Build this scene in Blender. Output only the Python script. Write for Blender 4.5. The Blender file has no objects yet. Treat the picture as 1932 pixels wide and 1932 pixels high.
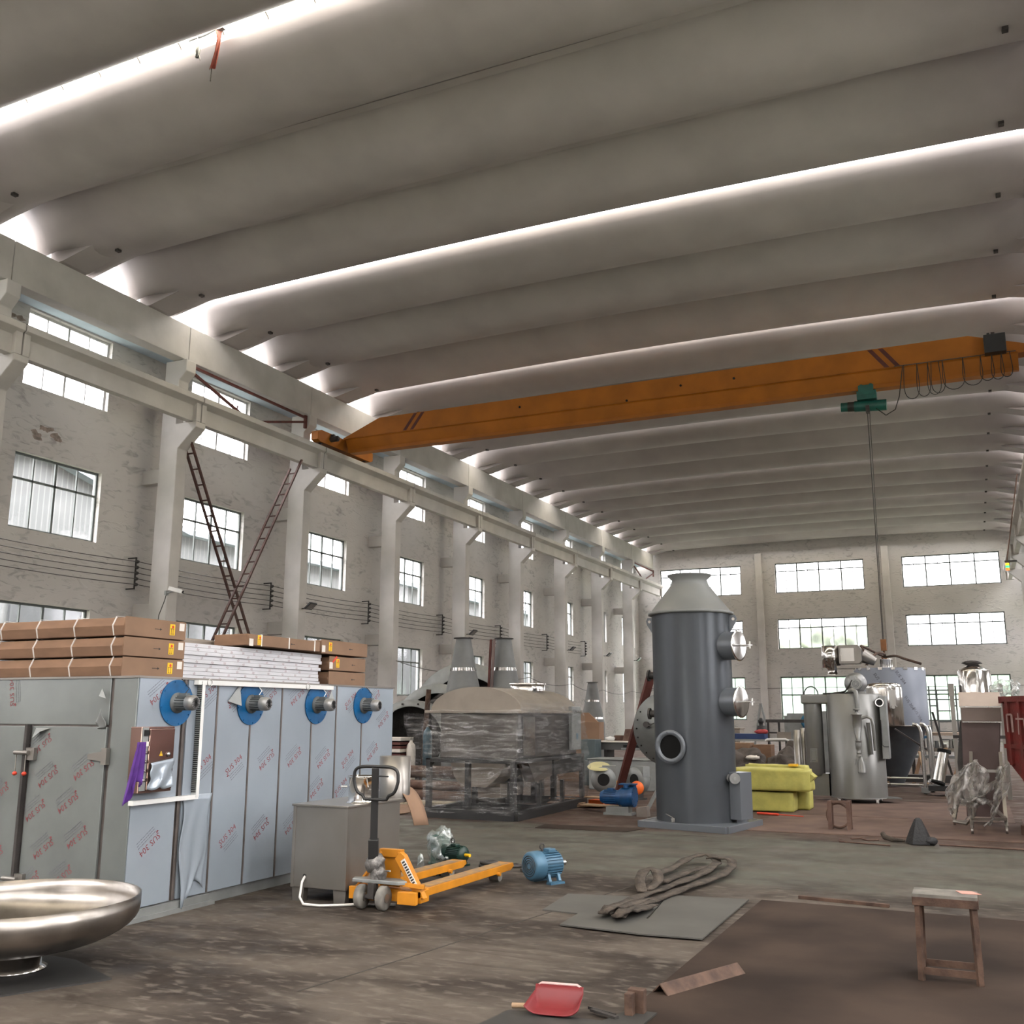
import bpy, bmesh, math, random
from mathutils import Vector, Matrix, noise as mnoise
random.seed(7)
SC = bpy.context.scene
COL = SC.collection
PI = math.pi

# ---------------------------------------------------------------- camera
cam_d = bpy.data.cameras.new('camera')
cam = bpy.data.objects.new('camera', cam_d)
COL.objects.link(cam)
SC.camera = cam
TH, RO, PSI = 0.19913, 0.00232, 0.42853
fw = Vector((-math.sin(PSI)*math.cos(TH), math.cos(PSI)*math.cos(TH), math.sin(TH)))
rt = Vector((math.cos(PSI), math.sin(PSI), 0)); up = rt.cross(fw)
r2 = rt*math.cos(RO) + up*math.sin(RO); u2 = -rt*math.sin(RO) + up*math.cos(RO)
cam.matrix_world = Matrix(((r2.x, u2.x, -fw.x, 0), (r2.y, u2.y, -fw.y, 0), (r2.z, u2.z, -fw.z, 1.6), (0, 0, 0, 1)))
cam_d.sensor_width = 36.0
cam_d.lens = 36.0*1882.6/1932
cam_d.clip_end = 400

# ---------------------------------------------------------------- sky, exposure
world = bpy.data.worlds.new('overcast_sky'); SC.world = world
world.use_nodes = True
wn = world.node_tree.nodes; wl = world.node_tree.links
for n in list(wn): wn.remove(n)
wo = wn.new('ShaderNodeOutputWorld'); wb = wn.new('ShaderNodeBackground')
tc = wn.new('ShaderNodeTexCoord'); sp = wn.new('ShaderNodeSeparateXYZ'); cr = wn.new('ShaderNodeValToRGB')
wl.new(tc.outputs['Generated'], sp.inputs[0]); wl.new(sp.outputs['Z'], cr.inputs[0])
cr.color_ramp.elements[0].position = 0.0; cr.color_ramp.elements[0].color = (0.51, 0.505, 0.52, 1)
cr.color_ramp.elements[1].position = 0.9; cr.color_ramp.elements[1].color = (2.50, 2.42, 2.38, 1)
wl.new(cr.outputs[0], wb.inputs['Color']); wb.inputs['Strength'].default_value = 11.0
wl.new(wb.outputs[0], wo.inputs['Surface'])
SC.view_settings.view_transform = 'Standard'
SC.view_settings.look = 'None'
SC.view_settings.gamma = 1.0
SC.view_settings.use_curve_mapping = False
SC.view_settings.exposure = 0.20
cy = SC.cycles
cy.use_denoising = True
cy.max_bounces = 9; cy.diffuse_bounces = 5; cy.glossy_bounces = 4; cy.transmission_bounces = 5; cy.transparent_max_bounces = 16
cy.sample_clamp_indirect = 6.0
cy.caustics_reflective = False; cy.caustics_refractive = False

def portal(name, loc, size, direction):
    """daylight portal in an opening: gives off nothing itself, only tells the sky light where it enters"""
    l = bpy.data.lights.new(name, 'AREA'); l.shape = 'RECTANGLE'; l.size, l.size_y = size
    l.cycles.is_portal = True
    o = bpy.data.objects.new(name, l); COL.objects.link(o)
    o.location = loc; o.rotation_euler = Vector(direction).to_track_quat('-Z', 'Y').to_euler()
    return o

# hall: X from the left wall (-21.3) to the right wall (4.2), Y along the nave, far wall at 68.3
XL, XR, YN, YF = -21.3, 4.2, -9.0, 68.3
BAY = 5.97
BAYS = [18.17 + BAY*k for k in range(-4, 9)]          # bay centres
COLS = [21.15 + BAY*k for k in range(-5, 8)]           # column centres (Y)
LIT = [12.36 + 8.97*k for k in range(-2, 7)]            # seams that carry a skylight

for y in LIT:
    if YN < y < YF:
        portal('daylight_skylight', (-8.55, y, 13.92), (21.0, 0.34), (0, 0, -1))

# ---------------------------------------------------------------- helpers
class MB:
    """collects shapes and links them as ONE mesh object"""
    def __init__(s): s.v = []; s.f = []; s.sm = []
    def add(s, vs, fs, smooth=False, M=None):
        n = len(s.v)
        s.v += [tuple(M @ Vector(v)) if M else tuple(v) for v in vs]
        s.f += [tuple(i+n for i in f) for f in fs]; s.sm += [smooth]*len(fs)
        return s
    def box(s, x0, x1, y0, y1, z0, z1, M=None):
        vs = [(x, y, z) for z in (z0, z1) for y in (y0, y1) for x in (x0, x1)]
        return s.add(vs, [(0,2,3,1),(4,5,7,6),(0,1,5,4),(2,6,7,3),(0,4,6,2),(1,3,7,5)], False, M)
    def cbox(s, c, d, M=None):
        return s.box(c[0]-d[0]/2, c[0]+d[0]/2, c[1]-d[1]/2, c[1]+d[1]/2, c[2]-d[2]/2, c[2]+d[2]/2, M)
    def bar(s, a, b, w, h=None, roll=0):
        """rectangular bar from a to b"""
        a, b = Vector(a), Vector(b); h = h or w; d = b-a; L = d.length
        if L < 1e-6: return s
        q = d.to_track_quat('X', 'Z').to_matrix().to_4x4()
        M = Matrix.Translation(a) @ q @ Matrix.Rotation(roll, 4, 'X')
        return s.box(0, L, -w/2, w/2, -h/2, h/2, M)
    def lathe(s, prof, n=24, M=None, smooth=True, cap0=True, cap1=True, a0=0, a1=2*PI):
        """profile [(r, z)...] about local Z"""
        full = abs(a1-a0-2*PI) < 1e-6
        m = n if full else n+1
        vs = []
        for r, z in prof:
            for i in range(m):
                a = a0 + (a1-a0)*i/n
                vs.append((r*math.cos(a), r*math.sin(a), z))
        fs = []
        for j in range(len(prof)-1):
            for i in range(n):
                k = (i+1) % m
                fs.append((j*m+i, j*m+k, (j+1)*m+k, (j+1)*m+i))
        s.add(vs, fs, smooth, M)
        if full:
            if cap0 and prof[0][0] > 1e-5: s.add([vs[i] for i in range(m)], [tuple(reversed(range(m)))], False, M)
            if cap1 and prof[-1][0] > 1e-5: s.add([vs[(len(prof)-1)*m+i] for i in range(m)], [tuple(range(m))], False, M)
        return s
    def cyl(s, a, b, r, n=16, r2=None, smooth=True, cap=True):
        a, b = Vector(a), Vector(b); d = b-a
        M = Matrix.Translation(a) @ d.to_track_quat('Z', 'Y').to_matrix().to_4x4()
        return s.lathe([(r, 0), (r if r2 is None else r2, d.length)], n, M, smooth, cap, cap)
    def tube(s, pts, r, n=8, closed=False):
        P = [Vector(p) for p in pts]; m = len(P); vs = []; fs = []
        ref = Vector((0, 0, 1))
        prev = None
        for i, p in enumerate(P):
            if closed: t = P[(i+1) % m] - P[i-1]
            else: t = P[min(i+1, m-1)] - P[max(i-1, 0)]
            t.normalize()
            if prev is None:
                u = t.cross(ref) if abs(t.dot(ref)) < .95 else t.cross(Vector((1, 0, 0)))
            else:
                u = prev - t*prev.dot(t)
            u.normalize(); prev = u; w = t.cross(u)
            rr = r[i] if isinstance(r, (list, tuple)) else r
            for k in range(n):
                a = 2*PI*k/n; vs.append(p + u*math.cos(a)*rr + w*math.sin(a)*rr)
        for i in range(m if closed else m-1):
            for k in range(n):
                j = (i+1) % m
                fs.append((i*n+k, i*n+(k+1) % n, j*n+(k+1) % n, j*n+k))
        s.add(vs, fs, True)
        if not closed:
            s.add(vs[:n], [tuple(reversed(range(n)))]); s.add(vs[-n:], [tuple(range(n))])
        return s
    def prism(s, poly, axis, a, b, M=None, smooth=False):
        """polygon (list of 2-tuples) extruded along axis from a to b; axis 'x': (y,z), 'y': (x,z), 'z': (x,y)"""
        def P(p, t):
            return {'x': (t, p[0], p[1]), 'y': (p[0], t, p[1]), 'z': (p[0], p[1], t)}[axis]
        n = len(poly)
        vs = [P(p, a) for p in poly] + [P(p, b) for p in poly]
        fs = [tuple(range(n)), tuple(range(n, 2*n))] + [(i, (i+1) % n, (i+1) % n+n, i+n) for i in range(n)]
        return s.add(vs, fs, smooth, M)
    def blob(s, c, rad, seed=0, amp=.2, freq=1.5, sub=3, M=None):
        bm = bmesh.new(); bmesh.ops.create_icosphere(bm, subdivisions=sub, radius=1)
        vs = []
        for v in bm.verts:
            k = 1 + amp*mnoise.noise(v.co*freq + Vector((seed*3.1, seed*1.7, seed)))
            vs.append((c[0]+v.co.x*rad[0]*k, c[1]+v.co.y*rad[1]*k, c[2]+v.co.z*rad[2]*k))
        fs = [tuple(v.index for v in f.verts) for f in bm.faces]; bm.free()
        return s.add(vs, fs, True, M)
    def grid(s, fn, nu, nv, smooth=True):
        vs = [fn(i/nu, j/nv) for j in range(nv+1) for i in range(nu+1)]
        fs = [(j*(nu+1)+i, j*(nu+1)+i+1, (j+1)*(nu+1)+i+1, (j+1)*(nu+1)+i) for j in range(nv) for i in range(nu)]
        return s.add(vs, fs, smooth)
    def build(s, name, m, parent=None, bevel=0, solid=0, fix=True, **tags):
        me = bpy.data.meshes.new(name); me.from_pydata([tuple(v) for v in s.v], [], s.f)
        me.polygons.foreach_set('use_smooth', s.sm)
        if fix:
            bm = bmesh.new(); bm.from_mesh(me); bmesh.ops.recalc_face_normals(bm, faces=bm.faces); bm.to_mesh(me); bm.free()
        me.materials.append(m)
        o = bpy.data.objects.new(name, me); COL.objects.link(o)
        if parent is not None: o.parent = parent
        if bevel:
            b = o.modifiers.new('bevel', 'BEVEL'); b.width = bevel; b.segments = 2; b.limit_method = 'ANGLE'; b.angle_limit = .7
        if solid:
            b = o.modifiers.new('solid', 'SOLIDIFY'); b.thickness = solid; b.offset = 0
        for k, v in tags.items(): o[k] = v
        return o

def thing(name, label, cat, loc=(0, 0, 0), rz=0, group=None):
    o = bpy.data.objects.new(name, None); COL.objects.link(o); o.empty_display_size = .1
    o.location = loc; o.rotation_euler = (0, 0, rz); o['label'] = label; o['category'] = cat
    if group: o['group'] = group
    return o
def tag(o, label, cat, group=None, kind=None):
    o['label'] = label; o['category'] = cat
    if group: o['group'] = group
    if kind: o['kind'] = kind
    return o
def copy_tree(o, parent=None):
    c = o.copy(); COL.objects.link(c)
    if parent is not None: c.parent = parent
    for ch in list(o.children): copy_tree(ch, c)
    return c
def struct(name, mb, m, parent=None, **k):
    o = mb.build(name, m, parent, **k)
    if parent is None: o['kind'] = 'structure'
    return o

# ---------------------------------------------------------------- materials
def newmat(name):
    m = bpy.data.materials.new(name); m.use_nodes = True
    nt = m.node_tree; b = nt.nodes['Principled BSDF']
    return m, nt, b
def mat(name, c, rough=.6, metal=0, var=.12, scale=3.0, bump=0, bscale=30, c2=None, stretch=(1, 1, 1), alpha=None, spec=.5, detail=6, rvar=0, contrast=(.35, .65)):
    m, nt, b = newmat(name); N = nt.nodes; L = nt.links
    tcn = N.new('ShaderNodeTexCoord'); mp = N.new('ShaderNodeMapping'); mp.inputs['Scale'].default_value = stretch
    L.new(tcn.outputs['Object'], mp.inputs[0])
    nz = N.new('ShaderNodeTexNoise'); nz.inputs['Scale'].default_value = scale; nz.inputs['Detail'].default_value = detail
    L.new(mp.outputs[0], nz.inputs['Vector'])
    rp = N.new('ShaderNodeValToRGB'); e = rp.color_ramp.elements
    e[0].position, e[1].position = contrast
    if c2 is None:
        e[0].color = tuple(x*(1-var) for x in c)+(1,); e[1].color = tuple(min(1, x*(1+var)) for x in c)+(1,)
    else:
        e[0].color = tuple(c)+(1,); e[1].color = tuple(c2)+(1,)
    L.new(nz.outputs['Fac'], rp.inputs[0]); L.new(rp.outputs[0], b.inputs['Base Color'])
    b.inputs['Roughness'].default_value = rough; b.inputs['Metallic'].default_value = metal
    b.inputs['Specular IOR Level'].default_value = spec
    if rvar:
        mr = N.new('ShaderNodeMapRange'); mr.inputs['To Min'].default_value = max(.02, rough-rvar); mr.inputs['To Max'].default_value = rough+rvar
        L.new(nz.outputs['Fac'], mr.inputs[0]); L.new(mr.outputs[0], b.inputs['Roughness'])
    if bump:
        nb = N.new('ShaderNodeTexNoise'); nb.inputs['Scale'].default_value = bscale; nb.inputs['Detail'].default_value = 4
        L.new(mp.outputs[0], nb.inputs['Vector'])
        bp = N.new('ShaderNodeBump'); bp.inputs['Strength'].default_value = bump; bp.inputs['Distance'].default_value = .02
        L.new(nb.outputs['Fac'], bp.inputs['Height']); L.new(bp.outputs[0], b.inputs['Normal'])
    if alpha is not None: b.inputs['Alpha'].default_value = alpha
    return m
def srgb(r, g, b):
    return tuple(((x/255)/12.92 if x/255 <= .04045 else ((x/255+.055)/1.055)**2.4) for x in (r, g, b))

def plaster(name, base, dark, sx=1.0):
    """roughly rendered wall: broad tone, thin diagonal trowel marks, damp blotches"""
    m, nt, b = newmat(name); N = nt.nodes; L = nt.links
    t = N.new('ShaderNodeTexCoord')
    def nz(scale, stretch, det=5, dist=0, rot=(0, 0, 0)):
        mp = N.new('ShaderNodeMapping'); mp.inputs['Scale'].default_value = stretch; mp.inputs['Rotation'].default_value = rot
        L.new(t.outputs['Object'], mp.inputs[0])
        n = N.new('ShaderNodeTexNoise'); n.inputs['Scale'].default_value = scale; n.inputs['Detail'].default_value = det; n.inputs['Distortion'].default_value = dist
        L.new(mp.outputs[0], n.inputs['Vector']); return n
    def ramp(n, p0, p1, c0=0., c1=1.):
        r = N.new('ShaderNodeMapRange'); r.inputs['From Min'].default_value = p0; r.inputs['From Max'].default_value = p1
        r.inputs['To Min'].default_value = c0; r.inputs['To Max'].default_value = c1
        L.new(n.outputs['Fac'], r.inputs[0]); return r
    broad = ramp(nz(.35, (1, 1, 1)), .35, .7)
    marks = ramp(nz(2.6, (1, .8, 2.2), 9, 1.2, (.45, .2, 0)), .52, .70)
    gate = ramp(nz(.7, (1, 1, 1), 4), .36, .62)
    mul = N.new('ShaderNodeMath'); mul.operation = 'MULTIPLY'; L.new(marks.outputs[0], mul.inputs[0]); L.new(gate.outputs[0], mul.inputs[1])
    m1 = N.new('ShaderNodeMix'); m1.data_type = 'RGBA'
    m1.inputs['A'].default_value = tuple(base)+(1,); m1.inputs['B'].default_value = tuple(x*.86 for x in base)+(1,)
    L.new(broad.outputs[0], m1.inputs['Factor'])
    m2 = N.new('ShaderNodeMix'); m2.data_type = 'RGBA'; L.new(m1.outputs['Result'], m2.inputs['A']); m2.inputs['B'].default_value = tuple(dark)+(1,)
    sc = N.new('ShaderNodeMath'); sc.operation = 'MULTIPLY'; sc.inputs[1].default_value = .62*sx; L.new(mul.outputs[0], sc.inputs[0])
    L.new(sc.outputs[0], m2.inputs['Factor']); L.new(m2.outputs['Result'], b.inputs['Base Color'])
    b.inputs['Roughness'].default_value = .9; b.inputs['Specular IOR Level'].default_value = .2
    bp = N.new('ShaderNodeBump'); bp.inputs['Strength'].default_value = .35; bp.inputs['Distance'].default_value = .03
    L.new(marks.outputs[0], bp.inputs['Height']); L.new(bp.outputs[0], b.inputs['Normal'])
    return m

M_WALL = plaster('wall_plaster', (.51, .492, .472), (.20, .192, .186))
M_CONC = mat('painted_concrete', (.49, .472, .452), .85, var=.08, scale=1.2, bump=.15, bscale=12, spec=.25)
M_SHELL = mat('roof_shell_concrete', (.385, .358, .352), .8, var=.06, scale=.8, bump=.06, bscale=6, spec=.25)
M_FRAME = mat('window_frame_paint', (.10, .115, .11), .5, var=.1)
M_FRAMEL = mat('window_frame_alu', (.5, .5, .5), .5, var=.1)
def glassmat(name, tint, refl=.08, trans=.0, tcol=(.8, .9, .85)):
    m = bpy.data.materials.new(name); m.use_nodes = True; nt = m.node_tree; N = nt.nodes; L = nt.links
    for n in list(N): N.remove(n)
    o = N.new('ShaderNodeOutputMaterial'); tr = N.new('ShaderNodeBsdfTransparent'); tr.inputs[0].default_value = tuple(tint)+(1,)
    gl = N.new('ShaderNodeBsdfGlossy'); gl.inputs['Roughness'].default_value = .08; gl.inputs[0].default_value = (.8, .8, .8, 1)
    mx = N.new('ShaderNodeMixShader'); mx.inputs[0].default_value = refl
    L.new(tr.outputs[0], mx.inputs[1]); L.new(gl.outputs[0], mx.inputs[2])
    out = mx
    if trans:
        df = N.new('ShaderNodeBsdfTranslucent'); df.inputs[0].default_value = tuple(tcol)+(1,)
        m2 = N.new('ShaderNodeMixShader'); m2.inputs[0].default_value = trans
        L.new(mx.outputs[0], m2.inputs[1]); L.new(df.outputs[0], m2.inputs[2]); out = m2
    L.new(out.outputs[0], o.inputs[0]); return m
M_PANE = glassmat('window_glass', (.95, .95, .96), .06)
M_PANEG = glassmat('dusty_green_glass', (.64, .72, .67), .05, .25, (.58, .67, .62))
M_SKY = glassmat('translucent_roof_sheet', (.95, .90, .76), .03, .5, (1.0, .86, .60))
M_STEEL = mat('stainless', (.62, .61, .59), .28, 1, var=.1, scale=2, stretch=(1, 1, .2), rvar=.08)
M_BLACK = mat('black_paint', (.018, .018, .018), .45, var=.2)
M_DARK = mat('dark_iron', (.05, .045, .042), .6, .3, var=.3, bump=.2)
M_RUST = mat('rusty_steel', (.075, .038, .028), .8, .1, c2=(.14, .085, .062), scale=6, bump=.3, contrast=(.3, .7))
M_RED = mat('red_oxide', (.10, .028, .022), .7, var=.25)
M_CRANE = mat('crane_orange', (.36, .115, .004), .65, var=.12, scale=1.5)
M_GREEN = mat('hoist_green', (.01, .09, .07), .45, var=.2)
# ================================================================= STRUCTURE
# ---- floor
def floor_material():
    m, nt, b = newmat('factory_floor'); N = nt.nodes; L = nt.links
    t = N.new('ShaderNodeTexCoord'); sx = N.new('ShaderNodeSeparateXYZ'); L.new(t.outputs['Object'], sx.inputs[0])
    def nz(scale, stretch=(1, 1, 1), det=6, rot=0, dist=0):
        mp = N.new('ShaderNodeMapping'); mp.inputs['Scale'].default_value = stretch; mp.inputs['Rotation'].default_value = (0, 0, rot)
        L.new(t.outputs['Object'], mp.inputs[0])
        n = N.new('ShaderNodeTexNoise'); n.inputs['Scale'].default_value = scale; n.inputs['Detail'].default_value = det; n.inputs['Distortion'].default_value = dist
        L.new(mp.outputs[0], n.inputs['Vector']); return n.outputs['Fac']
    def rng(f, a, c, lo=0., hi=1., smooth=True):
        r = N.new('ShaderNodeMapRange'); r.interpolation_type = 'SMOOTHSTEP' if smooth else 'LINEAR'
        r.inputs['From Min'].default_value = a; r.inputs['From Max'].default_value = c
        r.inputs['To Min'].default_value = lo; r.inputs['To Max'].default_value = hi
        L.new(f, r.inputs[0]); return r.outputs[0]
    def mix(f, A, B):
        x = N.new('ShaderNodeMix'); x.data_type = 'RGBA'
        if isinstance(f, (int, float)): x.inputs['Factor'].default_value = f
        else: L.new(f, x.inputs['Factor'])
        for k, v in (('A', A), ('B', B)):
            if isinstance(v, tuple): x.inputs[k].default_value = v+(1,)
            else: L.new(v, x.inputs[k])
        return x.outputs['Result']
    def mth(op, a, c):
        x = N.new('ShaderNodeMath'); x.operation = op
        for i, v in enumerate((a, c)):
            if isinstance(v, (int, float)): x.inputs[i].default_value = v
            else: L.new(v, x.inputs[i])
        return x.outputs[0]
    worn = mix(rng(nz(.7, (1, 2.2, 1), 8, .45, .6), .38, .64), (.028, .021, .0165), (.082, .067, .054))
    speck = rng(nz(6.5, (1, 2.4, 1), 9, .4, .5), .50, .70)
    c = mix(mth('MULTIPLY', speck, .65), worn, (.135, .115, .095))
    streak = rng(nz(1.3, (.5, 3.5, 1), 7, .5, 1), .55, .68)
    c = mix(mth('MULTIPLY', streak, .5), c, (.024, .017, .013))
    # the painted green gangway across the hall
    wob = mth('MULTIPLY', mth('SUBTRACT', nz(1.1, (1, 1, 1), 6), .5), 1.6)
    yw = mth('ADD', sx.outputs['Y'], wob)
    lane = mth('MULTIPLY', rng(yw, 9.6, 10.6), rng(yw, 14.2, 13.7))
    wear = rng(nz(1.6, (1, 2, 1), 8), .42, .62, .45, 1.)
    c = mix(mth('MULTIPLY', lane, wear), c, (.082, .080, .064))
    # reddish brown dust beyond the gangway
    dust = mth('MULTIPLY', rng(yw, 13.9, 14.6), rng(nz(.5), .3, .6, .5, 1.))
    c = mix(mth('MULTIPLY', dust, .8), c, (.085, .052, .039))
    L.new(c, b.inputs['Base Color'])
    b.inputs['Roughness'].default_value = .75; b.inputs['Specular IOR Level'].default_value = .22
    L.new(rng(nz(2.5), .3, .7, .5, .85), b.inputs['Roughness'])
    bp = N.new('ShaderNodeBump'); bp.inputs['Strength'].default_value = .25; bp.inputs['Distance'].default_value = .01
    L.new(nz(9, (1, 2, 1), 8), bp.inputs['Height']); L.new(bp.outputs[0], b.inputs['Normal'])
    return m
fl = MB().box(XL-.3, XR+.3, YN-.3, YF+.3, -.3, 0)
struct('floor', fl, floor_material())
M_JOINT = mat('floor_joint_dirt', (.03, .025, .02), .9)
for k, (a, c) in enumerate((((-2.95, 10.6), (-3.58, 6.2)), ((-3.58, 6.2), (-3.75, 5.2)), ((-6.0, 13.55), (-3.4, 13.7)))):
    struct('trim_%d' % (k+1), MB().bar((a[0], a[1], .0), (c[0], c[1], .0), .014, .003), M_JOINT)
gnd = MB().box(-90, 90, YN-60, 140, -.45, -.31)
struct('ground', gnd, mat('outside_ground', (.22, .24, .18), .9, scale=.5))

# ---- side walls with three rows of windows per bay
ROWS = ((2.30, 4.28), (6.10, 8.03), (9.78, 11.80))
TOPW = 14.6
def wall_with_holes(x0, x1, ya, yb, holes, ztop, axis='x'):
    """holes: {centre: [(half width, z0, z1), ...]}; same rows for every bay"""
    mb = MB()
    def bx(a, b, z0, z1):
        if b-a > 1e-4 and z1-z0 > 1e-4:
            if axis == 'x': mb.box(x0, x1, a, b, z0, z1)
            else: mb.box(a, b, x0, x1, z0, z1)
    cur = ya
    for c, hw, rows in holes:
        bx(cur, c-hw, -.3, ztop)
        z = -.3
        for z0, z1 in rows:
            bx(c-hw, c+hw, z, z0); z = z1
        bx(c-hw, c+hw, z, ztop)
        cur = c+hw
    bx(cur, yb, -.3, ztop)
    return mb
HW = 1.38
struct('wall_left', wall_with_holes(XL-.3, XL, YN, YF, [(c, HW, ROWS) for c in BAYS if YN+2 < c < YF-2], TOPW), M_WALL)
struct('wall_right', wall_with_holes(XR, XR+.3, YN, YF, [(c, HW, ROWS) for c in BAYS if YN+2 < c < YF-2], TOPW), M_WALL)
ECX = (-16.8, -8.8, -.78)
EROWS = ((1.20, 4.02), (5.83, 7.82), (9.57, 11.58))
struct('wall_far', wall_with_holes(YF, YF+.3, XL-.3, XR+.3, [(c, 2.85, EROWS) for c in ECX], TOPW, 'y'), M_WALL)
# the wall behind the photographer, with an unseen gate opening added and sized for fill light
NROWS = ((-.05, 3.4),)
struct('wall_near', wall_with_holes(YN-.3, YN, XL-.3, XR+.3, [(-6.4, 1.7, NROWS)], TOPW, 'y'), M_WALL)

portal('daylight_fill_opening', (-6.4, YN-.1, 1.7), (3.4, 3.4), (0, 1, 0))
NWIN = [0]
def window(axis, pos, c, hw, z0, z1, nl, transom, frame, pane, thick=2, fw=.045, inner=1, skip_pane=False):
    """framed window with nl lights; axis 'x' sits in a side wall, 'y' in an end wall"""
    NWIN[0] += 1
    w = bpy.data.objects.new('window_%d' % NWIN[0], None); COL.objects.link(w); w['kind'] = 'structure'
    w.location = (pos, c, z0) if axis == 'x' else (c, pos, z0)
    H = z1-z0
    f = MB(); p = MB()
    def bx(mb, a, b, za, zb, d=.05):
        if axis == 'x': mb.box(-d/2, d/2, a, b, za, zb)
        else: mb.box(a, b, -d/2, d/2, za, zb)
    bx(f, -hw, hw, 0, fw*1.3); bx(f, -hw, hw, H-fw*1.3, H); bx(f, -hw, -hw+fw*1.3, fw, H-fw); bx(f, hw-fw*1.3, hw, fw, H-fw)
    for i in range(1, nl):
        y = -hw+2*hw*i/nl; ww = fw*(1.15 if i % thick == 0 else .55)/1.6
        bx(f, y-ww, y+ww, fw, H-fw)
    if transom: bx(f, -hw+fw, hw-fw, H*transom-fw*.6, H*transom+fw*.6)
    f.build('window_frame', frame, w)
    bx(p, -hw, hw, 0, H, .006)
    p.build('pane', pane, w)
    return w
for c in BAYS:
    if YN+2 < c < YF-2:
        for k, (z0, z1) in enumerate(ROWS):
            window('x', XL-.16, c, HW, z0, z1, 4, .66 if k == 1 else .7, M_FRAME if k < 2 else M_FRAMEL, M_PANE)
        portal('daylight_window', (XL-.28, c, 7.05), (9.6, 2.76) if False else (2.76, 9.6), (1, 0, 0))
        portal('daylight_window', (XR+.28, c, 7.05), (2.76, 9.6), (-1, 0, 0))
for c in BAYS:
    if 15 < c < YF-2:
        for k, (z0, z1) in enumerate(ROWS):
            window('x', XR+.16, c, HW, z0, z1, 4, .7, M_FRAME, M_PANE)
for i, c in enumerate(ECX):
    for k, (z0, z1) in enumerate(EROWS):
        window('y', YF+.16, c, 2.85, z0, z1, 8, (.58, .70, .73)[k], M_FRAME, M_PANEG if k == 0 else M_PANE, fw=.055, thick=(2, 2, 2)[k])
    portal('daylight_window', (c, YF+.28, 6.4), (5.7, 10.4), (0, -1, 0))

# ---- columns with crane corbels, the runway beams they carry, the eaves beams
def column(y, side, vis=True):
    """side=+1: left row (faces +X), -1: right row"""
    X0 = -20.0 if side > 0 else 2.9
    def P(x): return X0 + side*x                   # x measured towards the nave
    mb = MB()
    h = .2
    poly = [(P(0), 0), (P(0), 8.95), (P(.62), 9.52), (P(.62), 9.68), (P(-.12), 9.68), (P(-.12), 11.0), (P(.12), 11.25), (P(.12), 11.6), (P(-.65), 11.6), (P(-.65), 0)]
    mb.prism(poly, 'y', y-h, y+h)
    for z in (4.15, 8.0):                           # tie blocks back to the wall
        a, b = sorted((P(-.65), P(-1.3)))
        mb.box(a, b, y-.14, y+.14, z, z+.42)
    return struct('column', mb, M_CONC, bevel=.02)
for y in COLS:
    column(y, 1)
    column(y, -1)
def runway(y0, y1, side):
    X0 = -20.0 if side > 0 else 2.9
    def P(x): return X0 + side*x
    mb = MB()
    poly = [(P(.12), 10.42), (P(.12), 10.24), (P(.27), 10.14), (P(.27), 9.68), (P(.5), 9.68), (P(.5), 10.14), (P(.70), 10.26), (P(.70), 10.42)]
    mb.prism(poly, 'y', y0+.02, y1-.02)
    mb.box(*sorted((P(.14), P(.62))), y0+.02, y0+.2, 9.68, 10.4)
    mb.box(*sorted((P(.14), P(.62))), y1-.2, y1-.02, 9.68, 10.4)
    struct('runway_beam', mb, M_CONC, bevel=.012)
    eb = MB()
    eb.box(*sorted((P(0), P(-.42))), y0+.01, y1-.01, 11.62, 12.66)
    struct('eaves_beam', eb, M_CONC, bevel=.015)
    sf = MB(); sf.box(*sorted((P(-.42), P(-1.3))), y0, y1, 11.85, 11.96)
    struct('eaves_slab', sf, M_SOFF)
    rl = MB(); rl.box(*sorted((P(.37), P(.43))), y0, y1, 10.42, 10.54)
    struct('crane_rail', rl, M_DARK)
M_SOFF = mat('soffit_blue_light', (.50, .60, .68), .8, var=.08, scale=1)  # bluish daylight on the soffit is put into its colour
ends = COLS + [COLS[-1]+BAY-1]
for a, b in zip(COLS, ends[1:]):
    b = min(b, YF)
    runway(a, b, 1); runway(a, b, -1)
# ---- end wall pilasters
for x in (-12.7, -4.6):
    struct('pilaster', MB().box(x-.22, x+.22, YF-.28, YF, 0, 12.3), M_CONC, bevel=.02)

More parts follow.
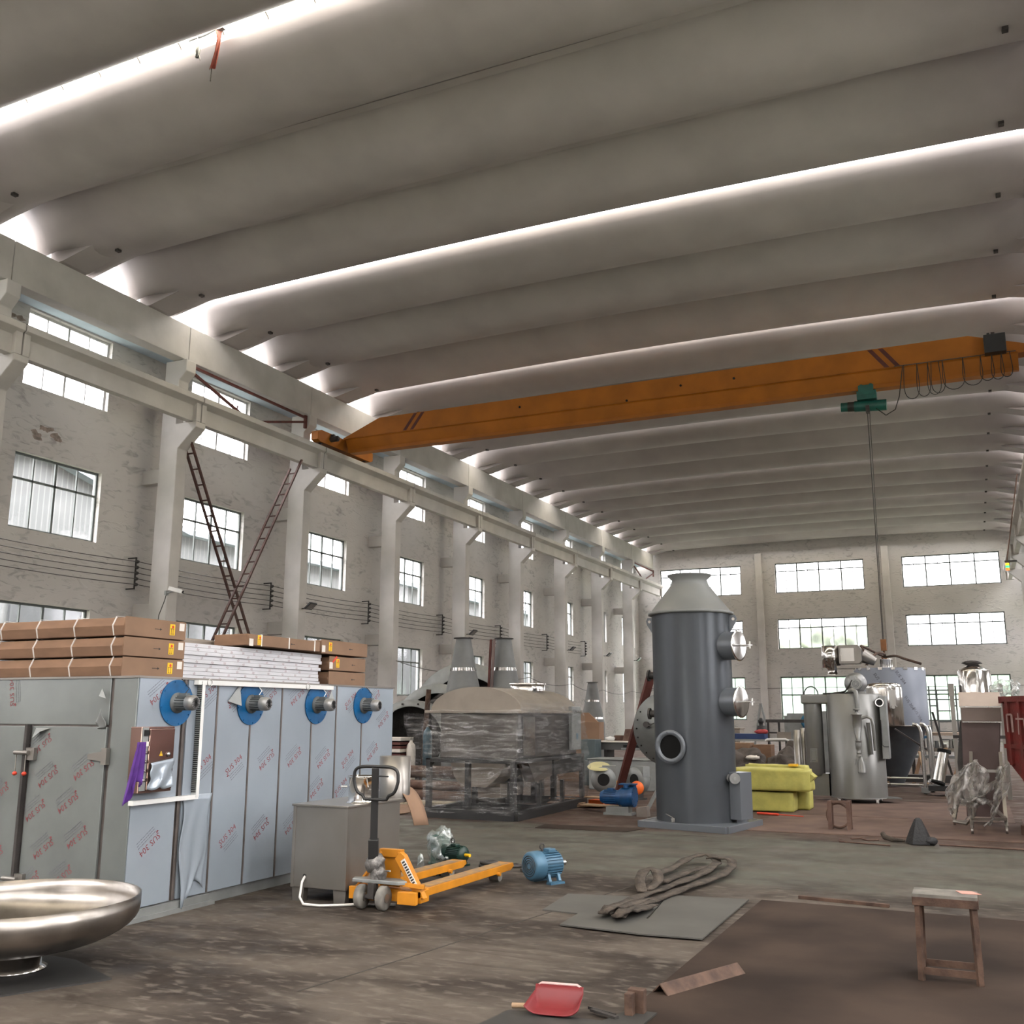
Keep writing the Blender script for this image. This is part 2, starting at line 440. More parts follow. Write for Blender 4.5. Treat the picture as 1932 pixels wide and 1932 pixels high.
# ---- hyperbolic roof shells: troughs 3 m wide across the nave
XC = -8.55; HALF = 11.75
BEAM_TOP = 12.66
def shell(yc, lit_lo, lit_hi):
    mb = MB()
    nx, ny = 28, 14
    def hwid(x, side):
        full = 1.5 - (.17 if (lit_lo if side < 0 else lit_hi) else 0)
        d = HALF-abs(x)                              # distance from the end
        t = min(1, max(0, (d)/1.45))
        return full
    xs = [-HALF, -HALF+.5, -HALF+1.0, -HALF+1.45]
    xs = xs + [-HALF+1.45 + (2*HALF-2.9)*i/nx for i in range(1, nx)] + [-x for x in reversed(xs)]
    vt = []; m = len(xs)
    rows = []
    for th in (0, .07):
        for x in xs:
            for j in range(ny+1):
                u = -1 + 2*j/ny
                y = u*hwid(x, -1 if u < 0 else 1)
                d = min(1, (HALF-abs(x))/1.45)
                zf = 12.80 + .20*(1-(x/HALF)**2) + .36*y*y
                aa = max(0, (abs(u)-.50)/.50)
                ze = 12.665 + .95*aa**1.15 + .30*max(0, min(1, (.46-abs(u))/.16))
                z = ze + (zf-ze)*d + th
                vt.append((XC+x, yc+y, z))
    n = ny+1
    fs = []
    for t in (0, 1):
        o = t*m*n
        for i in range(m-1):
            for j in range(ny):
                q = (o+i*n+j, o+i*n+j+1, o+(i+1)*n+j+1, o+(i+1)*n+j)
                fs.append(q if t else tuple(reversed(q)))
    o2 = m*n
    for i in range(m-1):
        fs.append((i*n, (i+1)*n, o2+(i+1)*n, o2+i*n)); fs.append((i*n+ny, o2+i*n+ny, o2+(i+1)*n+ny, (i+1)*n+ny))
    for j in range(ny):
        fs.append((j, o2+j, o2+j+1, j+1)); k = (m-1)*n
        fs.append((k+j, k+j+1, o2+k+j+1, o2+k+j))
    mb.add(vt, fs, True)
    s = struct('ceiling', mb, M_SHELL)
    for sg in (-1, 1):                               # bearing wedge under each end
        xe = XC+sg*(HALF-.02); xa = XC+sg*(HALF-1.5)
        zt = 12.80; xb = XC+sg*(HALF-.42)
        w = MB()
        vs = [(xe, yc-.42, 13.0), (xe, yc-.42, BEAM_TOP-.01), (xe, yc+.42, BEAM_TOP-.01), (xe, yc+.42, 13.0), (xb, yc-.42, BEAM_TOP-.01), (xb, yc+.42, BEAM_TOP-.01), (xa, yc-.38, 12.93), (xa, yc+.38, 12.93)]
        w.add(vs, [(0, 1, 4, 6), (3, 7, 5, 2), (1, 2, 5, 4), (4, 5, 7, 6), (0, 3, 2, 1), (0, 6, 7, 3)])
        w.build('bearing_wedge', M_SHELL, s)
        h = MB(); xh = XC+sg*(HALF-1.85)
        h.box(xh-.05, xh+.05, yc-.06, yc+.06, 12.80, 12.86)
        h.build('lifting_pocket', M_DARK, s)
    return s
yc = LIT[0]+1.5-9+9
ys = []
y = LIT[0] + 1.4925
while y < YF+1:
    ys.append(y); y += 2.99
for y in ys:
    if y < YN-1: continue
    lo = any(abs(y-1.495-l) < .4 for l in LIT); hi = any(abs(y+1.495-l) < .4 for l in LIT)
    shell(y, lo, hi)
    if not hi:                                       # mortar cap that closes the joint from above
        struct('joint_cap', MB().box(XC-HALF+1.6, XC+HALF-1.6, y+1.39, y+1.60, 13.64, 13.94), M_SHELL)
# ---- translucent arched sheets over the lit seams
for l in LIT:
    if not (YN < l < YF): continue
    mb = MB(); sh = []
    x = XC-HALF+1.5; k = 0
    ribs = MB()
    while x < XC+HALF-1.5:
        x2 = min(x+1.02, XC+HALF-1.5)
        def fn(u, v, x=x, x2=x2, k=k):
            a = PI*(v*.86+.07)
            return (x+(x2-x)*u, l+.30*math.cos(a), 13.86+.16*math.sin(a)+(.0 if k % 2 else .006))
        mb.grid(fn, 1, 8)
        ribs.tube([(x, l+.30*math.cos(PI*(v*.86+.07)), 13.85+.16*math.sin(PI*(v*.86+.07))) for v in [i/8 for i in range(9)]], .016, 5)
        x = x2; k += 1
    s = struct('skylight', mb, M_SKY, fix=False)
    ribs.build('sheet_lap', M_DARK, s)
# ---- triangular end lights between the shells over the beam line are left open to daylight, as in the hall
# ================================================================= MATERIALS FOR THE THINGS
def T(x, y, z): return Matrix.Translation((x, y, z))
def RX(a): return Matrix.Rotation(a, 4, 'X')
def RY(a): return Matrix.Rotation(a, 4, 'Y')
def RZ(a): return Matrix.Rotation(a, 4, 'Z')
M_FILM = mat('blue_white_film_on_steel', (.32, .365, .415), .22, .25, var=.05, scale=1.5, bump=.04, bscale=5)
M_FILMSHADE = mat('shaded_film_on_steel', (.19, .205, .198), .25, .3, var=.10, scale=2, bump=.05, bscale=5)  # same film, shade of the front faces put into a darker, greyer colour
M_PRINT = mat('red_brown_print', (.17, .028, .034), .6)
M_PRINT2 = mat('grey_print', (.10, .10, .12), .6)
M_TRIM = mat('brown_grey_trim', (.15, .13, .12), .4, .5, var=.2, scale=5)
M_BLUE = mat('blue_fan_plate', (.0, .085, .23), .45, var=.2, scale=6)
M_ALU = mat('cast_aluminium', (.27, .27, .265), .4, .7, var=.15, scale=8)
M_MOTORGREY = mat('grey_motor_paint', (.12, .13, .13), .5, .2, var=.15)
M_WHITE = mat('white_plastic', (.72, .72, .70), .5, var=.05)
M_CARD = mat('brown_cardboard', (.18, .10, .058), .85, var=.12, scale=4, stretch=(1, 1, 3))
M_CARDL = mat('light_cardboard', (.23, .14, .088), .85, var=.08, scale=3)
M_STRAP = mat('white_strap', (.75, .72, .68), .5)
M_YELLOW = mat('yellow_label', (.85, .50, .01), .5, var=.05)
M_LABELRED = mat('label_red', (.6, .05, .02), .5)
M_PAPER = mat('paper_label', (.68, .64, .58), .7, var=.05)
M_INK = mat('black_ink', (.02, .02, .02), .7)
M_PURPLE = mat('purple_cloth', (.07, .018, .17), .85, var=.25, scale=8)
M_COPPERISH = mat('reflective_box_steel', (.34, .22, .19), .16, .85, var=.25, scale=3)
M_KNOB = mat('silver_knob', (.6, .6, .6), .2, 1)
M_FOIL = mat('crumpled_foil', (.75, .78, .8), .35, .35, var=.1, bump=.9, bscale=12)
M_STEELD = mat('dull_stainless', (.28, .262, .24), .34, .75, var=.12, scale=1.3, rvar=.08)
M_STEELB = mat('bright_stainless', (.70, .68, .65), .16, 1, var=.08, scale=3)
M_JACK = mat('jack_yellow', (.52, .20, .010), .45, var=.15, scale=5)
M_JACKTOP = mat('worn_fork_top', (.23, .16, .11), .6, .2, c2=(.40, .22, .06), scale=12)
M_GREASE = mat('greasy_metal', (.20, .19, .18), .5, .5, var=.5, scale=18, bump=.5)
M_WHEEL = mat('worn_nylon_wheel', (.18, .17, .15), .7, var=.3, scale=10)
M_TOWER = mat('tower_grey_paint', (.135, .148, .165), .29, .25, var=.03, scale=2)
M_TOWERL = mat('cone_grey_paint', (.165, .17, .165), .45, .1, var=.05, scale=2)
M_HOLE = mat('dark_inside', (.008, .008, .008), .9)
M_MBLUE = mat('motor_blue', (.055, .135, .21), .42, .15, var=.12, scale=8)
M_PBLUE = mat('pump_blue', (.01, .07, .2), .4, .1, var=.2, scale=8)
M_MGREEN = mat('dark_green_motor', (.008, .03, .022), .4, var=.2)
M_YGREEN = mat('yellow_green_wrap', (.43, .40, .10), .55, var=.12, scale=6, bump=.35, bscale=9)
M_SILVER = mat('silver_grey_paint', (.22, .22, .21), .35, .45, var=.06, scale=2)
M_MAROON = mat('maroon_reflecting_steel', (.12, .085, .08), .35, .5, var=.15, scale=2)
M_BINRED = mat('red_skip_paint', (.17, .016, .013), .7, .1, c2=(.12, .03, .025), scale=5, bump=.3)
M_WORN = mat('worn_white_lettering', (.30, .20, .185), .7)
M_SCOOP = mat('red_plastic', (.15, .010, .013), .55, var=.1)
M_WOOD = mat('raw_wood', (.33, .22, .13), .8, var=.2, scale=6, stretch=(1, 6, 1))
M_SLING = mat('grimy_sling_webbing', (.055, .043, .033), .95, var=.4, scale=12, bump=.5, bscale=60)
M_PLATE = mat('grey_steel_plate', (.075, .072, .064), .7, .2, var=.12, scale=2)
M_PLATEB = mat('brown_dusty_plate', (.016, .0095, .0065), .8, .1, c2=(.044, .029, .021), spec=.2, scale=1.1, detail=9)
M_STOOL = mat('rusted_angle', (.045, .024, .016), .75, .2, c2=(.105, .06, .04), scale=9, bump=.3)
M_ROPE = mat('wire_rope', (.08, .075, .07), .6, .3)
M_CABLE = mat('black_cable', (.02, .018, .016), .6)
M_GLASSG = mat('grey_enamel', (.2, .21, .2), .5)
M_SHEET = mat('galvanised_grey', (.25, .26, .255), .5, .4, var=.12, scale=4)
M_ORANGE = mat('orange_guard', (.75, .13, .015), .5)
M_TEAL = mat('blue_box', (.02, .07, .2), .6)
M_BEIGE = mat('beige_sheet', (.24, .205, .17), .6, var=.1)
def wrapmat(name, c=(.8, .8, .8), opac=.12, rough=.15, gl_=.55, st=(.9, .9, 6.5), bd=.03):
    m = bpy.data.materials.new(name); m.use_nodes = True; nt = m.node_tree; N = nt.nodes; L = nt.links
    for n in list(N): N.remove(n)
    o = N.new('ShaderNodeOutputMaterial'); tr = N.new('ShaderNodeBsdfTransparent'); tr.inputs[0].default_value = (.93, .93, .92, 1)
    gl = N.new('ShaderNodeBsdfGlossy'); gl.inputs['Roughness'].default_value = rough; gl.inputs[0].default_value = (.9, .9, .9, 1)
    df = N.new('ShaderNodeBsdfTranslucent'); df.inputs[0].default_value = tuple(c)+(1,)
    d2 = N.new('ShaderNodeBsdfDiffuse'); d2.inputs[0].default_value = tuple(c)+(1,)
    t = N.new('ShaderNodeTexCoord'); mp = N.new('ShaderNodeMapping'); mp.inputs['Scale'].default_value = st; mp.inputs['Rotation'].default_value = (.15, .1, 0)
    nz = N.new('ShaderNodeTexNoise'); nz.inputs['Scale'].default_value = 3; nz.inputs['Detail'].default_value = 5; nz.inputs['Distortion'].default_value = .8
    L.new(t.outputs['Object'], mp.inputs[0]); L.new(mp.outputs[0], nz.inputs['Vector'])
    bp = N.new('ShaderNodeBump'); bp.inputs['Strength'].default_value = 1; bp.inputs['Distance'].default_value = bd
    L.new(nz.outputs['Fac'], bp.inputs['Height']); L.new(bp.outputs[0], gl.inputs['Normal'])
    r = N.new('ShaderNodeMapRange'); r.inputs['From Min'].default_value = .45; r.inputs['From Max'].default_value = .68
    r.inputs['To Min'].default_value = opac*.35; r.inputs['To Max'].default_value = min(1, opac*2.2); L.new(nz.outputs['Fac'], r.inputs[0])
    a = N.new('ShaderNodeMixShader'); a.inputs[0].default_value = .5; L.new(d2.outputs[0], a.inputs[1]); L.new(df.outputs[0], a.inputs[2])
    c_ = N.new('ShaderNodeMixShader'); c_.inputs[0].default_value = gl_; L.new(a.outputs[0], c_.inputs[1]); L.new(gl.outputs[0], c_.inputs[2])
    e = N.new('ShaderNodeMixShader'); L.new(r.outputs[0], e.inputs[0]); L.new(tr.outputs[0], e.inputs[1]); L.new(c_.outputs[0], e.inputs[2])
    L.new(e.outputs[0], o.inputs[0]); return m
M_WRAP = wrapmat('stretch_wrap')
M_BAG = wrapmat('clear_bag', (.6, .66, .63), .45, .2, .35, (2.5, 2.5, 2.5), .02)

# lettering -> triangles, in local coordinates (x right, y up), centred
_tc = {}
def glyphs(txt, size=1.0):
    if txt not in _tc:
        cu = bpy.data.curves.new('txt', 'FONT'); cu.body = txt; cu.size = 1; cu.resolution_u = 2
        o = bpy.data.objects.new('txt', cu); COL.objects.link(o)
        bpy.context.view_layer.update()
        dg = bpy.context.evaluated_depsgraph_get(); me = o.evaluated_get(dg).to_mesh()
        vs = [v.co.copy() for v in me.vertices]; fs = [tuple(p.vertices) for p in me.polygons]
        o.evaluated_get(dg).to_mesh_clear(); bpy.data.objects.remove(o); bpy.data.curves.remove(cu)
        x0 = min(v.x for v in vs); x1 = max(v.x for v in vs); y0 = min(v.y for v in vs); y1 = max(v.y for v in vs)
        _tc[txt] = ([Vector((v.x-(x0+x1)/2, v.y-(y0+y1)/2, 0)) for v in vs], fs)
    vs, fs = _tc[txt]
    return [v*size for v in vs], fs
def put_text(mb, txt, size, M):
    vs, fs = glyphs(txt, size); mb.add(vs, fs, False, M)
def face_frame(origin, right, up_):
    """matrix placing local x,y on a face, z outwards"""
    r = Vector(right).normalized(); u = Vector(up_).normalized(); n = r.cross(u)
    return Matrix(((r.x, u.x, n.x, origin[0]), (r.y, u.y, n.y, origin[1]), (r.z, u.z, n.z, origin[2]), (0, 0, 0, 1)))
def bolts(mb, c, axis, R, n, r=.012, h=.012):
    """ring of bolt heads around c on a face with normal axis"""
    q = Vector(axis).to_track_quat('Z', 'Y').to_matrix().to_4x4()
    for i in range(n):
        a = 2*PI*i/n+.2
        p = T(*c) @ q @ Vector((R*math.cos(a), R*math.sin(a), 0))
        mb.cyl(p, p+Vector(axis).normalized()*h, r, 6, smooth=False)

# ================================================================= OVEN CABINET with film-covered panels
OX, OY0, OY1, OZ = -6.1, 6.15, 10.08, 1.88
oven = thing('drying_oven', 'long walk-in drying oven clad in film-covered stainless panels with four blue fan plates', 'oven', (OX-1.2, 8.1, 0))
def ob(mb, name, m, parent=oven, **k):
    """build in world coordinates under a parent placed elsewhere"""
    o = mb.build(name, m, parent, **k)
    p = parent; M = Matrix.Identity(4)
    chain = []
    while p is not None: chain.append(p); p = p.parent
    W = Matrix.Identity(4)
    for q in reversed(chain): W = W @ q.matrix_parent_inverse @ Matrix.LocRotScale(q.location, q.rotation_euler, q.scale)
    o.matrix_parent_inverse = W.inverted()
    return o
ob(MB().box(OX-2.3, OX-.012, OY0+.012, OY1, .10, OZ), 'body', M_TRIM)
b = MB(); b.box(OX-2.3, OX-.03, OY0+.03, OY1, 0, .10); b.box(OX-.05, OX+.05, OY0-.06, OY0+1.0, 0, .035); b.box(OX-.02, OX+.03, OY0-.05, OY0+.95, .035, .09)
ob(b, 'base_rail', M_SHEET)
ob(MB().box(OX-2.3, OX+.01, OY0-.01, OY1+.01, OZ-.005, OZ+.012), 'top_edge', M_STEELD)
def prints(mbR, mbG, origin, right, up_, w, h, ang, seed, stepx=.30, stepy=.26):
    """rows of diagonal film lettering that stay inside w x h"""
    rnd = random.Random(seed)
    F = face_frame(origin, right, up_)
    d = Vector((math.cos(ang), math.sin(ang)))
    ny = int(h/stepy)+1
    for j in range(ny):
        for i in range(max(1, int(w/stepx)+1)):
            cx = (i+.5)*stepx + (.13 if j % 2 else 0) - .06 + rnd.uniform(-.02, .02); cyy = (j+.5)*stepy + i*.07 + rnd.uniform(-.02, .02)
            L = .12
            if cx-L*abs(d.x)-.02 < 0 or cx+L*abs(d.x)+.02 > w or cyy-.10 < 0 or cyy+.10 > h: continue
            M = F @ T(cx, cyy, .0015) @ RZ(ang)
            put_text(mbR, 'SUS 304', .072, M)
            for k in range(3):
                yy = -.055-.022*k; x = -.10
                while x < .10:
                    ll = rnd.uniform(.008, .028); mbG.box(x, x+ll, yy, yy+.0045, 0, .0004, M); x += ll+.006
            mbR.add([(-.13, -.035, 0), (-.108, -.03, 0), (-.115, -.05, 0)], [(0, 1, 2)], False, M)
            mbR.add([(-.113, -.028, 0), (-.10, -.036, 0), (-.105, -.05, 0)], [(0, 1, 2)], False, M)
# side panels (face +X)
seams = [OY0, 6.68, 7.09, 7.55, 8.01, 8.50, 8.93, 9.42, OY1]
for i in range(8):
    a, c = seams[i]+.012, seams[i+1]-.012
    if i == 0: c -= .02
    if i == 1: a += .03
    z0 = .10
    pn = ob(MB().box(OX-.012, OX, a, c, z0, OZ-.004), 'side_panel', M_FILM)
    R_, G_ = MB(), MB()
    ang = math.radians(35 if i in (1, 2, 6) else 215)
    prints(R_, G_, (OX, a, z0), (0, 1, 0), (0, 0, 1), c-a, OZ-z0, ang, 10+i, stepx=.34 if i else .30, stepy=.30)
    ob(R_, 'printed_lettering', M_PRINT, pn); ob(G_, 'printed_small_text', M_PRINT2, pn)
for i in range(1, 8):
    w = .010
    ob(MB().box(OX-.01, OX+.004, seams[i]-w, seams[i]+w, .1, OZ-.004), 'seam_strip', M_TRIM)
# front (faces -Y): header, two doors, corner panel
fr = [('corner_panel', -6.36, OX-.005, .10, OZ-.004, 5), ('header_panel', OX-2.28, -6.395, 1.50, OZ-.004, 6), ('door', -7.235, -6.395, .12, 1.485, 7), ('door', OX-2.28, -7.29, .12, 1.485, 8)]
for nm, a, c, z0, z1, sd in fr:
    th = .02 if nm == 'door' else .012
    pn = ob(MB().box(a, c, OY0-(.012 if nm == 'door' else 0), OY0+.012, z0, z1), nm, M_FILMSHADE, bevel=.004)
    R_, G_ = MB(), MB()
    prints(R_, G_, (a, OY0-(.0125 if nm == 'door' else 0.0005), z0), (1, 0, 0), (0, 0, 1), c-a, z1-z0, math.radians(100 if nm == 'header_panel' else 215), 30+sd, stepx=.36 if c-a > .5 else .26, stepy=.27)
    ob(R_, 'printed_lettering', M_PRINT, pn); ob(G_, 'printed_small_text', M_PRINT2, pn)
dg = MB(); dg.bar((-7.262, OY0-.03, .20), (-7.262, OY0-.03, 1.50), .045, .03)
ob(dg, 'door_bolt_rod', M_DARK)
for z in (1.26, .26):
    l = MB(); l.cbox((-7.20, OY0-.03, z), (.10, .035, .10)); l.cyl((-7.36, OY0-.06, z+.01), (-7.2, OY0-.06, z+.01), .018, 10)
    la = ob(l, 'door_latch', M_STEELD)
    if z > 1:
        for dx in (-.08, .03):
            k = MB(); k.cyl((-7.262+dx, OY0-.055, z), (-7.262+dx, OY0-.055, z-.15), .005, 6); ob(k, 'pull_rod', M_STEELD, la)
            k = MB(); k.blob((-7.262+dx, OY0-.055, z-.16), (.02, .02, .018), 1, 0, 1, 2); ob(k, 'red_knob', M_LABELRED, la)
    h = MB(); h.prism([(-6.56, z-.03), (-6.40, z-.045), (-6.40, z+.035), (-6.56, z+.01)], 'y', OY0-.032, OY0-.01)
    h.box(-6.40, -6.345, OY0-.045, OY0-.005, z-.07, z+.06)
    ob(h, 'hinge', M_STEELD)
# loose curled corners of the film, and the torn film flap over the second seam
pieces = ([(-6.47, OY0-.02, 1.79), (-6.37, OY0-.07, 1.71), (-6.47, OY0-.05, 1.73)], [(-7.18, OY0-.02, 1.47), (-7.02, OY0-.02, 1.47), (-7.1, OY0-.05, 1.44), (-7.17, OY0-.06, 1.39)],
          [(OX+.01, 7.22, 1.70), (OX+.05, 7.36, 1.66), (OX+.01, 7.37, 1.85)], [(OX+.01, 8.76, 1.71), (OX+.05, 8.83, 1.70), (OX+.01, 8.82, 1.83)])
for pc in pieces: ob(MB().add(pc, [tuple(range(len(pc)))]), 'peeled_film_corner', M_SHEET, solid=.003)
ob(MB().grid(lambda u, v: (-6.50+.09*u+.02*math.sin(6*v), OY0-.015-.05*v*u, 1.47+.16*v*(.4+.6*u)), 6, 6), 'peeled_film_corner', M_SHEET, solid=.003)
def flap(u, v):
    y = 6.72+.36*u*(1-.15*v) + .02*math.sin(9*v+3*u); z = .92-.80*v-.10*math.sin(u*5+1)*v**4
    return (OX+.012+.03*(1-u)*v+.012*math.sin(14*u+7*v)*v, y, z)
ob(MB().grid(flap, 12, 16), 'hanging_film', M_FOIL if False else M_FILM, solid=.002)
# fan plates with motors
for i, y in enumerate((6.58, 7.54, 8.57, 9.44)):
    p = MB(); p.cyl((OX+.002, y, 1.68), (OX+.012, y, 1.68), .19, 40); bolts(p, (OX+.012, y, 1.68), (1, 0, 0), .175, 8, .007, .006)
    pl = ob(p, 'fan_plate', M_BLUE)
    m_ = MB()
    m_.lathe([(.085, .012), (.085, .026), (.055, .03), (.052, .13), (.056, .135), (.06, .15)], 24, T(OX, y, 1.68) @ RY(PI/2))
    for k in range(16):
        a = 2*PI*k/16; m_.box(.03, .135, -.002, .002, .05, .062, T(OX, y, 1.68) @ RX(a))
    m_.cbox((OX+.09, y, 1.745), (.07, .05, .03))
    mo = ob(m_, 'fan_motor', M_MOTORGREY, pl)
    c = MB(); c.lathe([(.062, .135), (.064, .18), (.058, .205), (.045, .215)], 24, T(OX, y, 1.68) @ RY(PI/2)); c.lathe([(.045, .0), (.045, .002)], 4)if False else None
    ob(c, 'cowl', M_ALU, pl)
    g = MB()
    for k in range(8):
        a = PI*k/8; g.box(-.002, .002, -.042, .042, .214, .219, T(OX, y, 1.68) @ RY(PI/2) @ RZ(a))
    ob(g, 'cowl_grille', M_HOLE, pl)
    w = MB(); w.tube([(OX+.08, y+.02, 1.76), (OX+.07, y+.07, 1.80), (OX+.02, y+.06, 1.86), (OX+.0, y+.03, 1.89)], .004, 6)
    ob(w, 'motor_cable', M_WHITE if i in (1, 2) else M_CABLE, pl)
# control cabinet on the near corner
cb = MB(); cb.box(OX+.002, OX+.12, 6.10, 6.46, .98, 1.49)
cbx = ob(cb, 'control_box', M_COPPERISH, bevel=.006)
d = MB(); d.box(OX+.12, OX+.135, 6.175, 6.45, 1.0, 1.475); ob(d, 'control_box_door', M_COPPERISH, cbx, bevel=.008)
d = MB(); d.box(OX+.12, OX+.128, 6.105, 6.165, 1.0, 1.485); ob(d, 'control_strip', M_SHEET, cbx)
d = MB(); d.box(OX+.128, OX+.14, 6.115, 6.158, 1.42, 1.465); ob(d, 'display', M_HOLE, cbx)
d = MB(); d.box(OX+.128, OX+.15, 6.12, 6.15, 1.34, 1.375); ob(d, 'key_switch', M_PAPER, cbx)
for z in (1.29, 1.22, 1.15, 1.08):
    d = MB(); d.lathe([(.014, 0), (.014, .018), (.008, .024)], 14, T(OX+.128, 6.135, z) @ RY(PI/2)); ob(d, 'knob', M_KNOB, cbx)
d = MB(); d.add([(OX+.1365, 6.285, 1.26), (OX+.1365, 6.325, 1.26), (OX+.1365, 6.305, 1.30)], [(0, 1, 2)]); wn_ = ob(d, 'warning_triangle', M_YELLOW, cbx)
d = MB(); d.add([(OX+.1370, 6.3035, 1.288), (OX+.1370, 6.309, 1.288), (OX+.1370, 6.306, 1.277), (OX+.1370, 6.310, 1.277), (OX+.1370, 6.302, 1.264), (OX+.1370, 6.304, 1.274), (OX+.1370, 6.300, 1.274)], [(0, 1, 2, 3, 4, 5, 6)]); ob(d, 'warning_bolt', M_INK, wn_)
d = MB(); d.lathe([(.012, 0), (.02, .004), (.018, .012), (0, .014)], 16, T(OX+.1355, 6.385, 1.27) @ RY(PI/2)); ob(d, 'door_lock', M_KNOB, cbx)
def pfl(u, v): return (OX+.158+.018*math.sin(9*u+5*v)*v, 6.18+.25*u+.01*math.sin(12*v), 1.21+.03*u*(1-v)-.20*v-.01*math.sin(11*u)*v)
ob(MB().grid(pfl, 14, 10), 'peeled_film', M_FILM, cbx, solid=.002)
# slotted cable duct: down the side, across under the box and along the top
ch = MB(); ch.box(OX+.001, OX+.055, 6.83, 6.865, .90, 1.87); ch.box(OX+.001, OX+.05, 6.13, 6.865, .885, .92); ch.box(OX+.001, OX+.05, 6.78, 8.80, 1.835, 1.875)
cd = ob(ch, 'cable_duct', M_WHITE)
sl = MB()
for k in range(58): sl.box(OX+.006, OX+.05, 6.822, 6.83, .94+.016*k, .949+.016*k)
ob(sl, 'duct_slots', M_HOLE, cd)
rg = MB()
for y in (6.92, 8.35): rg.tube([(OX+.055, y+.03*math.cos(a), 1.855+.03*math.sin(a)) for a in [2*PI*k/16 for k in range(16)]], .004, 6, True)
ob(rg, 'duct_ring', M_STEEL, cd)

# purple cloth hung over the cabinet edge
def cloth(u, v):
    y = 5.955+.13*u+(.05-.12*v)*(1-u)+.012*math.sin(14*u+4*v); z = 1.375-(.30+.16*(1-u)**1.5+.04*math.sin(8*u))*v
    x = OX+.185+.018*math.sin(16*u+2*v)*(.3+v)-.01*(1-v)
    return (x, y, z)
tag(MB().grid(cloth, 24, 20).build('rag', M_PURPLE, solid=.004), 'purple cloth hanging on the control box of the drying oven', 'cloth')

# ================================================================= CARTONS AND PANELS ON THE OVEN
def carton(x0, x1, y0, y1, z0, z1, label, group, straps=4, arrow=1, sticker=True, red=False, strapaxis='x', name='carton', sx=0.0):
    """long flat carton, printed end towards the hall (+X)"""
    c = thing(name, label, 'carton', ((x0+x1)/2, (y0+y1)/2, z0), 0, group)
    zm = (z0+z1)/2
    mb = MB(); j = lambda: random.uniform(-.006, .006)
    mb.prism([(y0+j(), z0), (y1+j(), z0), (y1+j(), z1), (y0+j(), z1)], 'x', x0, x1) if strapaxis != 'x' else mb.prism([(y0+.02, z0), (y1, z0), (y1, z1), (y0+.035, z1-.01), (y0, zm)], 'x', x0, x1)
    ob(mb, 'box', M_CARD, c, bevel=.008)
    e = MB(); e.box(x1-.001, x1+.006, y0+.01, y1-.004, z0+.004, z1-.004); ob(e, 'end_flap', M_CARDL, c)
    if sticker:
        yy = y1-.17 if arrow > 0 else y0+.17
        s = MB(); s.box(x1+.006, x1+.008, yy-.03, yy+.03, zm-.045, zm+.05)
        st = ob(s, 'warning_sticker', M_YELLOW, c)
        q = MB(); FF = face_frame((x1+.0085, yy, zm), (0, 1, 0), (0, 0, 1))
        q.cyl((x1+.0082, yy+.004, zm+.027), (x1+.0088, yy+.004, zm+.027), .013, 12); ob(q, 'sticker_mark', M_LABELRED, st)
        q = MB()
        for dx in (-.016, .006):
            q.box(dx, dx+.004, -.035, .008, 0, .0006, FF); q.box(dx-.006, dx+.01, -.038, -.034, 0, .0006, FF)
        q.box(-.025, .022, .008, .012, 0, .0006, FF)
        ob(q, 'sticker_lines', M_INK, st)
        pz = MB(); yp = y1-.055 if arrow > 0 else y0+.045
        pz.box(x1+.006, x1+.008, yp-.03, yp+.03, zm+(.0 if arrow > 0 else -.06), zm+(.065 if arrow > 0 else .01)); ob(pz, 'paper_label', M_PAPER, c)
    a = MB(); FF = face_frame((x1+.0075, (y0+y1)/2 + (.02 if arrow > 0 else .12), zm-.005), (0, 1, 0), (0, 0, 1))
    a.box(-.04, .03, -.0025, .0025, 0, .0005, FF); s_ = 1 if arrow > 0 else -1
    a.add([(s_*.045, 0, .0005), (s_*.022, .011, .0005), (s_*.022, -.011, .0005)], [(0, 1, 2)], False, FF)
    ob(a, 'printed_arrow', M_INK, c)
    for k in range(straps):
        s = MB()
        if strapaxis == 'x':
            xx = x1-.14-(x1-x0-.25)*k/max(1, straps-1)
            P_ = [(y0+.033, z1-.006), (y0-.004, zm), (y0+.018, z0+.004)]
            for q0, q1 in zip(P_, P_[1:]): s.bar((xx+.02, q0[0], q0[1]), (xx+.02, q1[0], q1[1]), .004, .016)
            s.box(xx+.012, xx+.028, y0+.033, y1, z1, z1+.003)
        else:
            yy = y0+.2+(y1-y0-.3)*k/max(1, straps-1)
            s.box(x1+.006, x1+.010, yy-.007, yy+.007, z0, z1); s.box(x0, x1+.008, yy-.007, yy+.007, z1, z1+.003)
        ob(s, 'strap', M_STRAP, c)
    if red:
        r = MB(); r.bar((x1+.009, y0+.07, zm+.01), (x1+.009, y0+.15, zm+.075), .022, .002, roll=PI/2); ob(r, 'red_tape', M_LABELRED, c)
    return c
zs = (OZ+.013, OZ+.180, OZ+.347)
for k, w in enumerate(('bottom', 'middle', 'top')):
    carton(-8.0+.03*k, -6.36, 6.20, 6.92, zs[k], zs[k]+.163, 'long strapped cardboard carton, %s of the near stack on the oven' % w, 'strapped cartons in the near stack on the oven')
for k, w in enumerate(('bottom', 'middle')):
    carton(-8.2, -6.36, 9.13, 9.86, OZ+.013+.162*k, OZ+.013+.162*k+.156, '%s carton of the far stack on the oven%s' % (w, ', marked with red tape' if k else ', beside the white panels'), 'cartons in the far stack on the oven', straps=0, arrow=-1, sticker=bool(k), red=bool(k))
cc = carton(-8.2, -6.34, 8.95, 9.86, OZ+.346, OZ+.50, 'top carton of the far stack on the oven, over the white panels', 'cartons in the far stack on the oven', straps=0, arrow=-1)
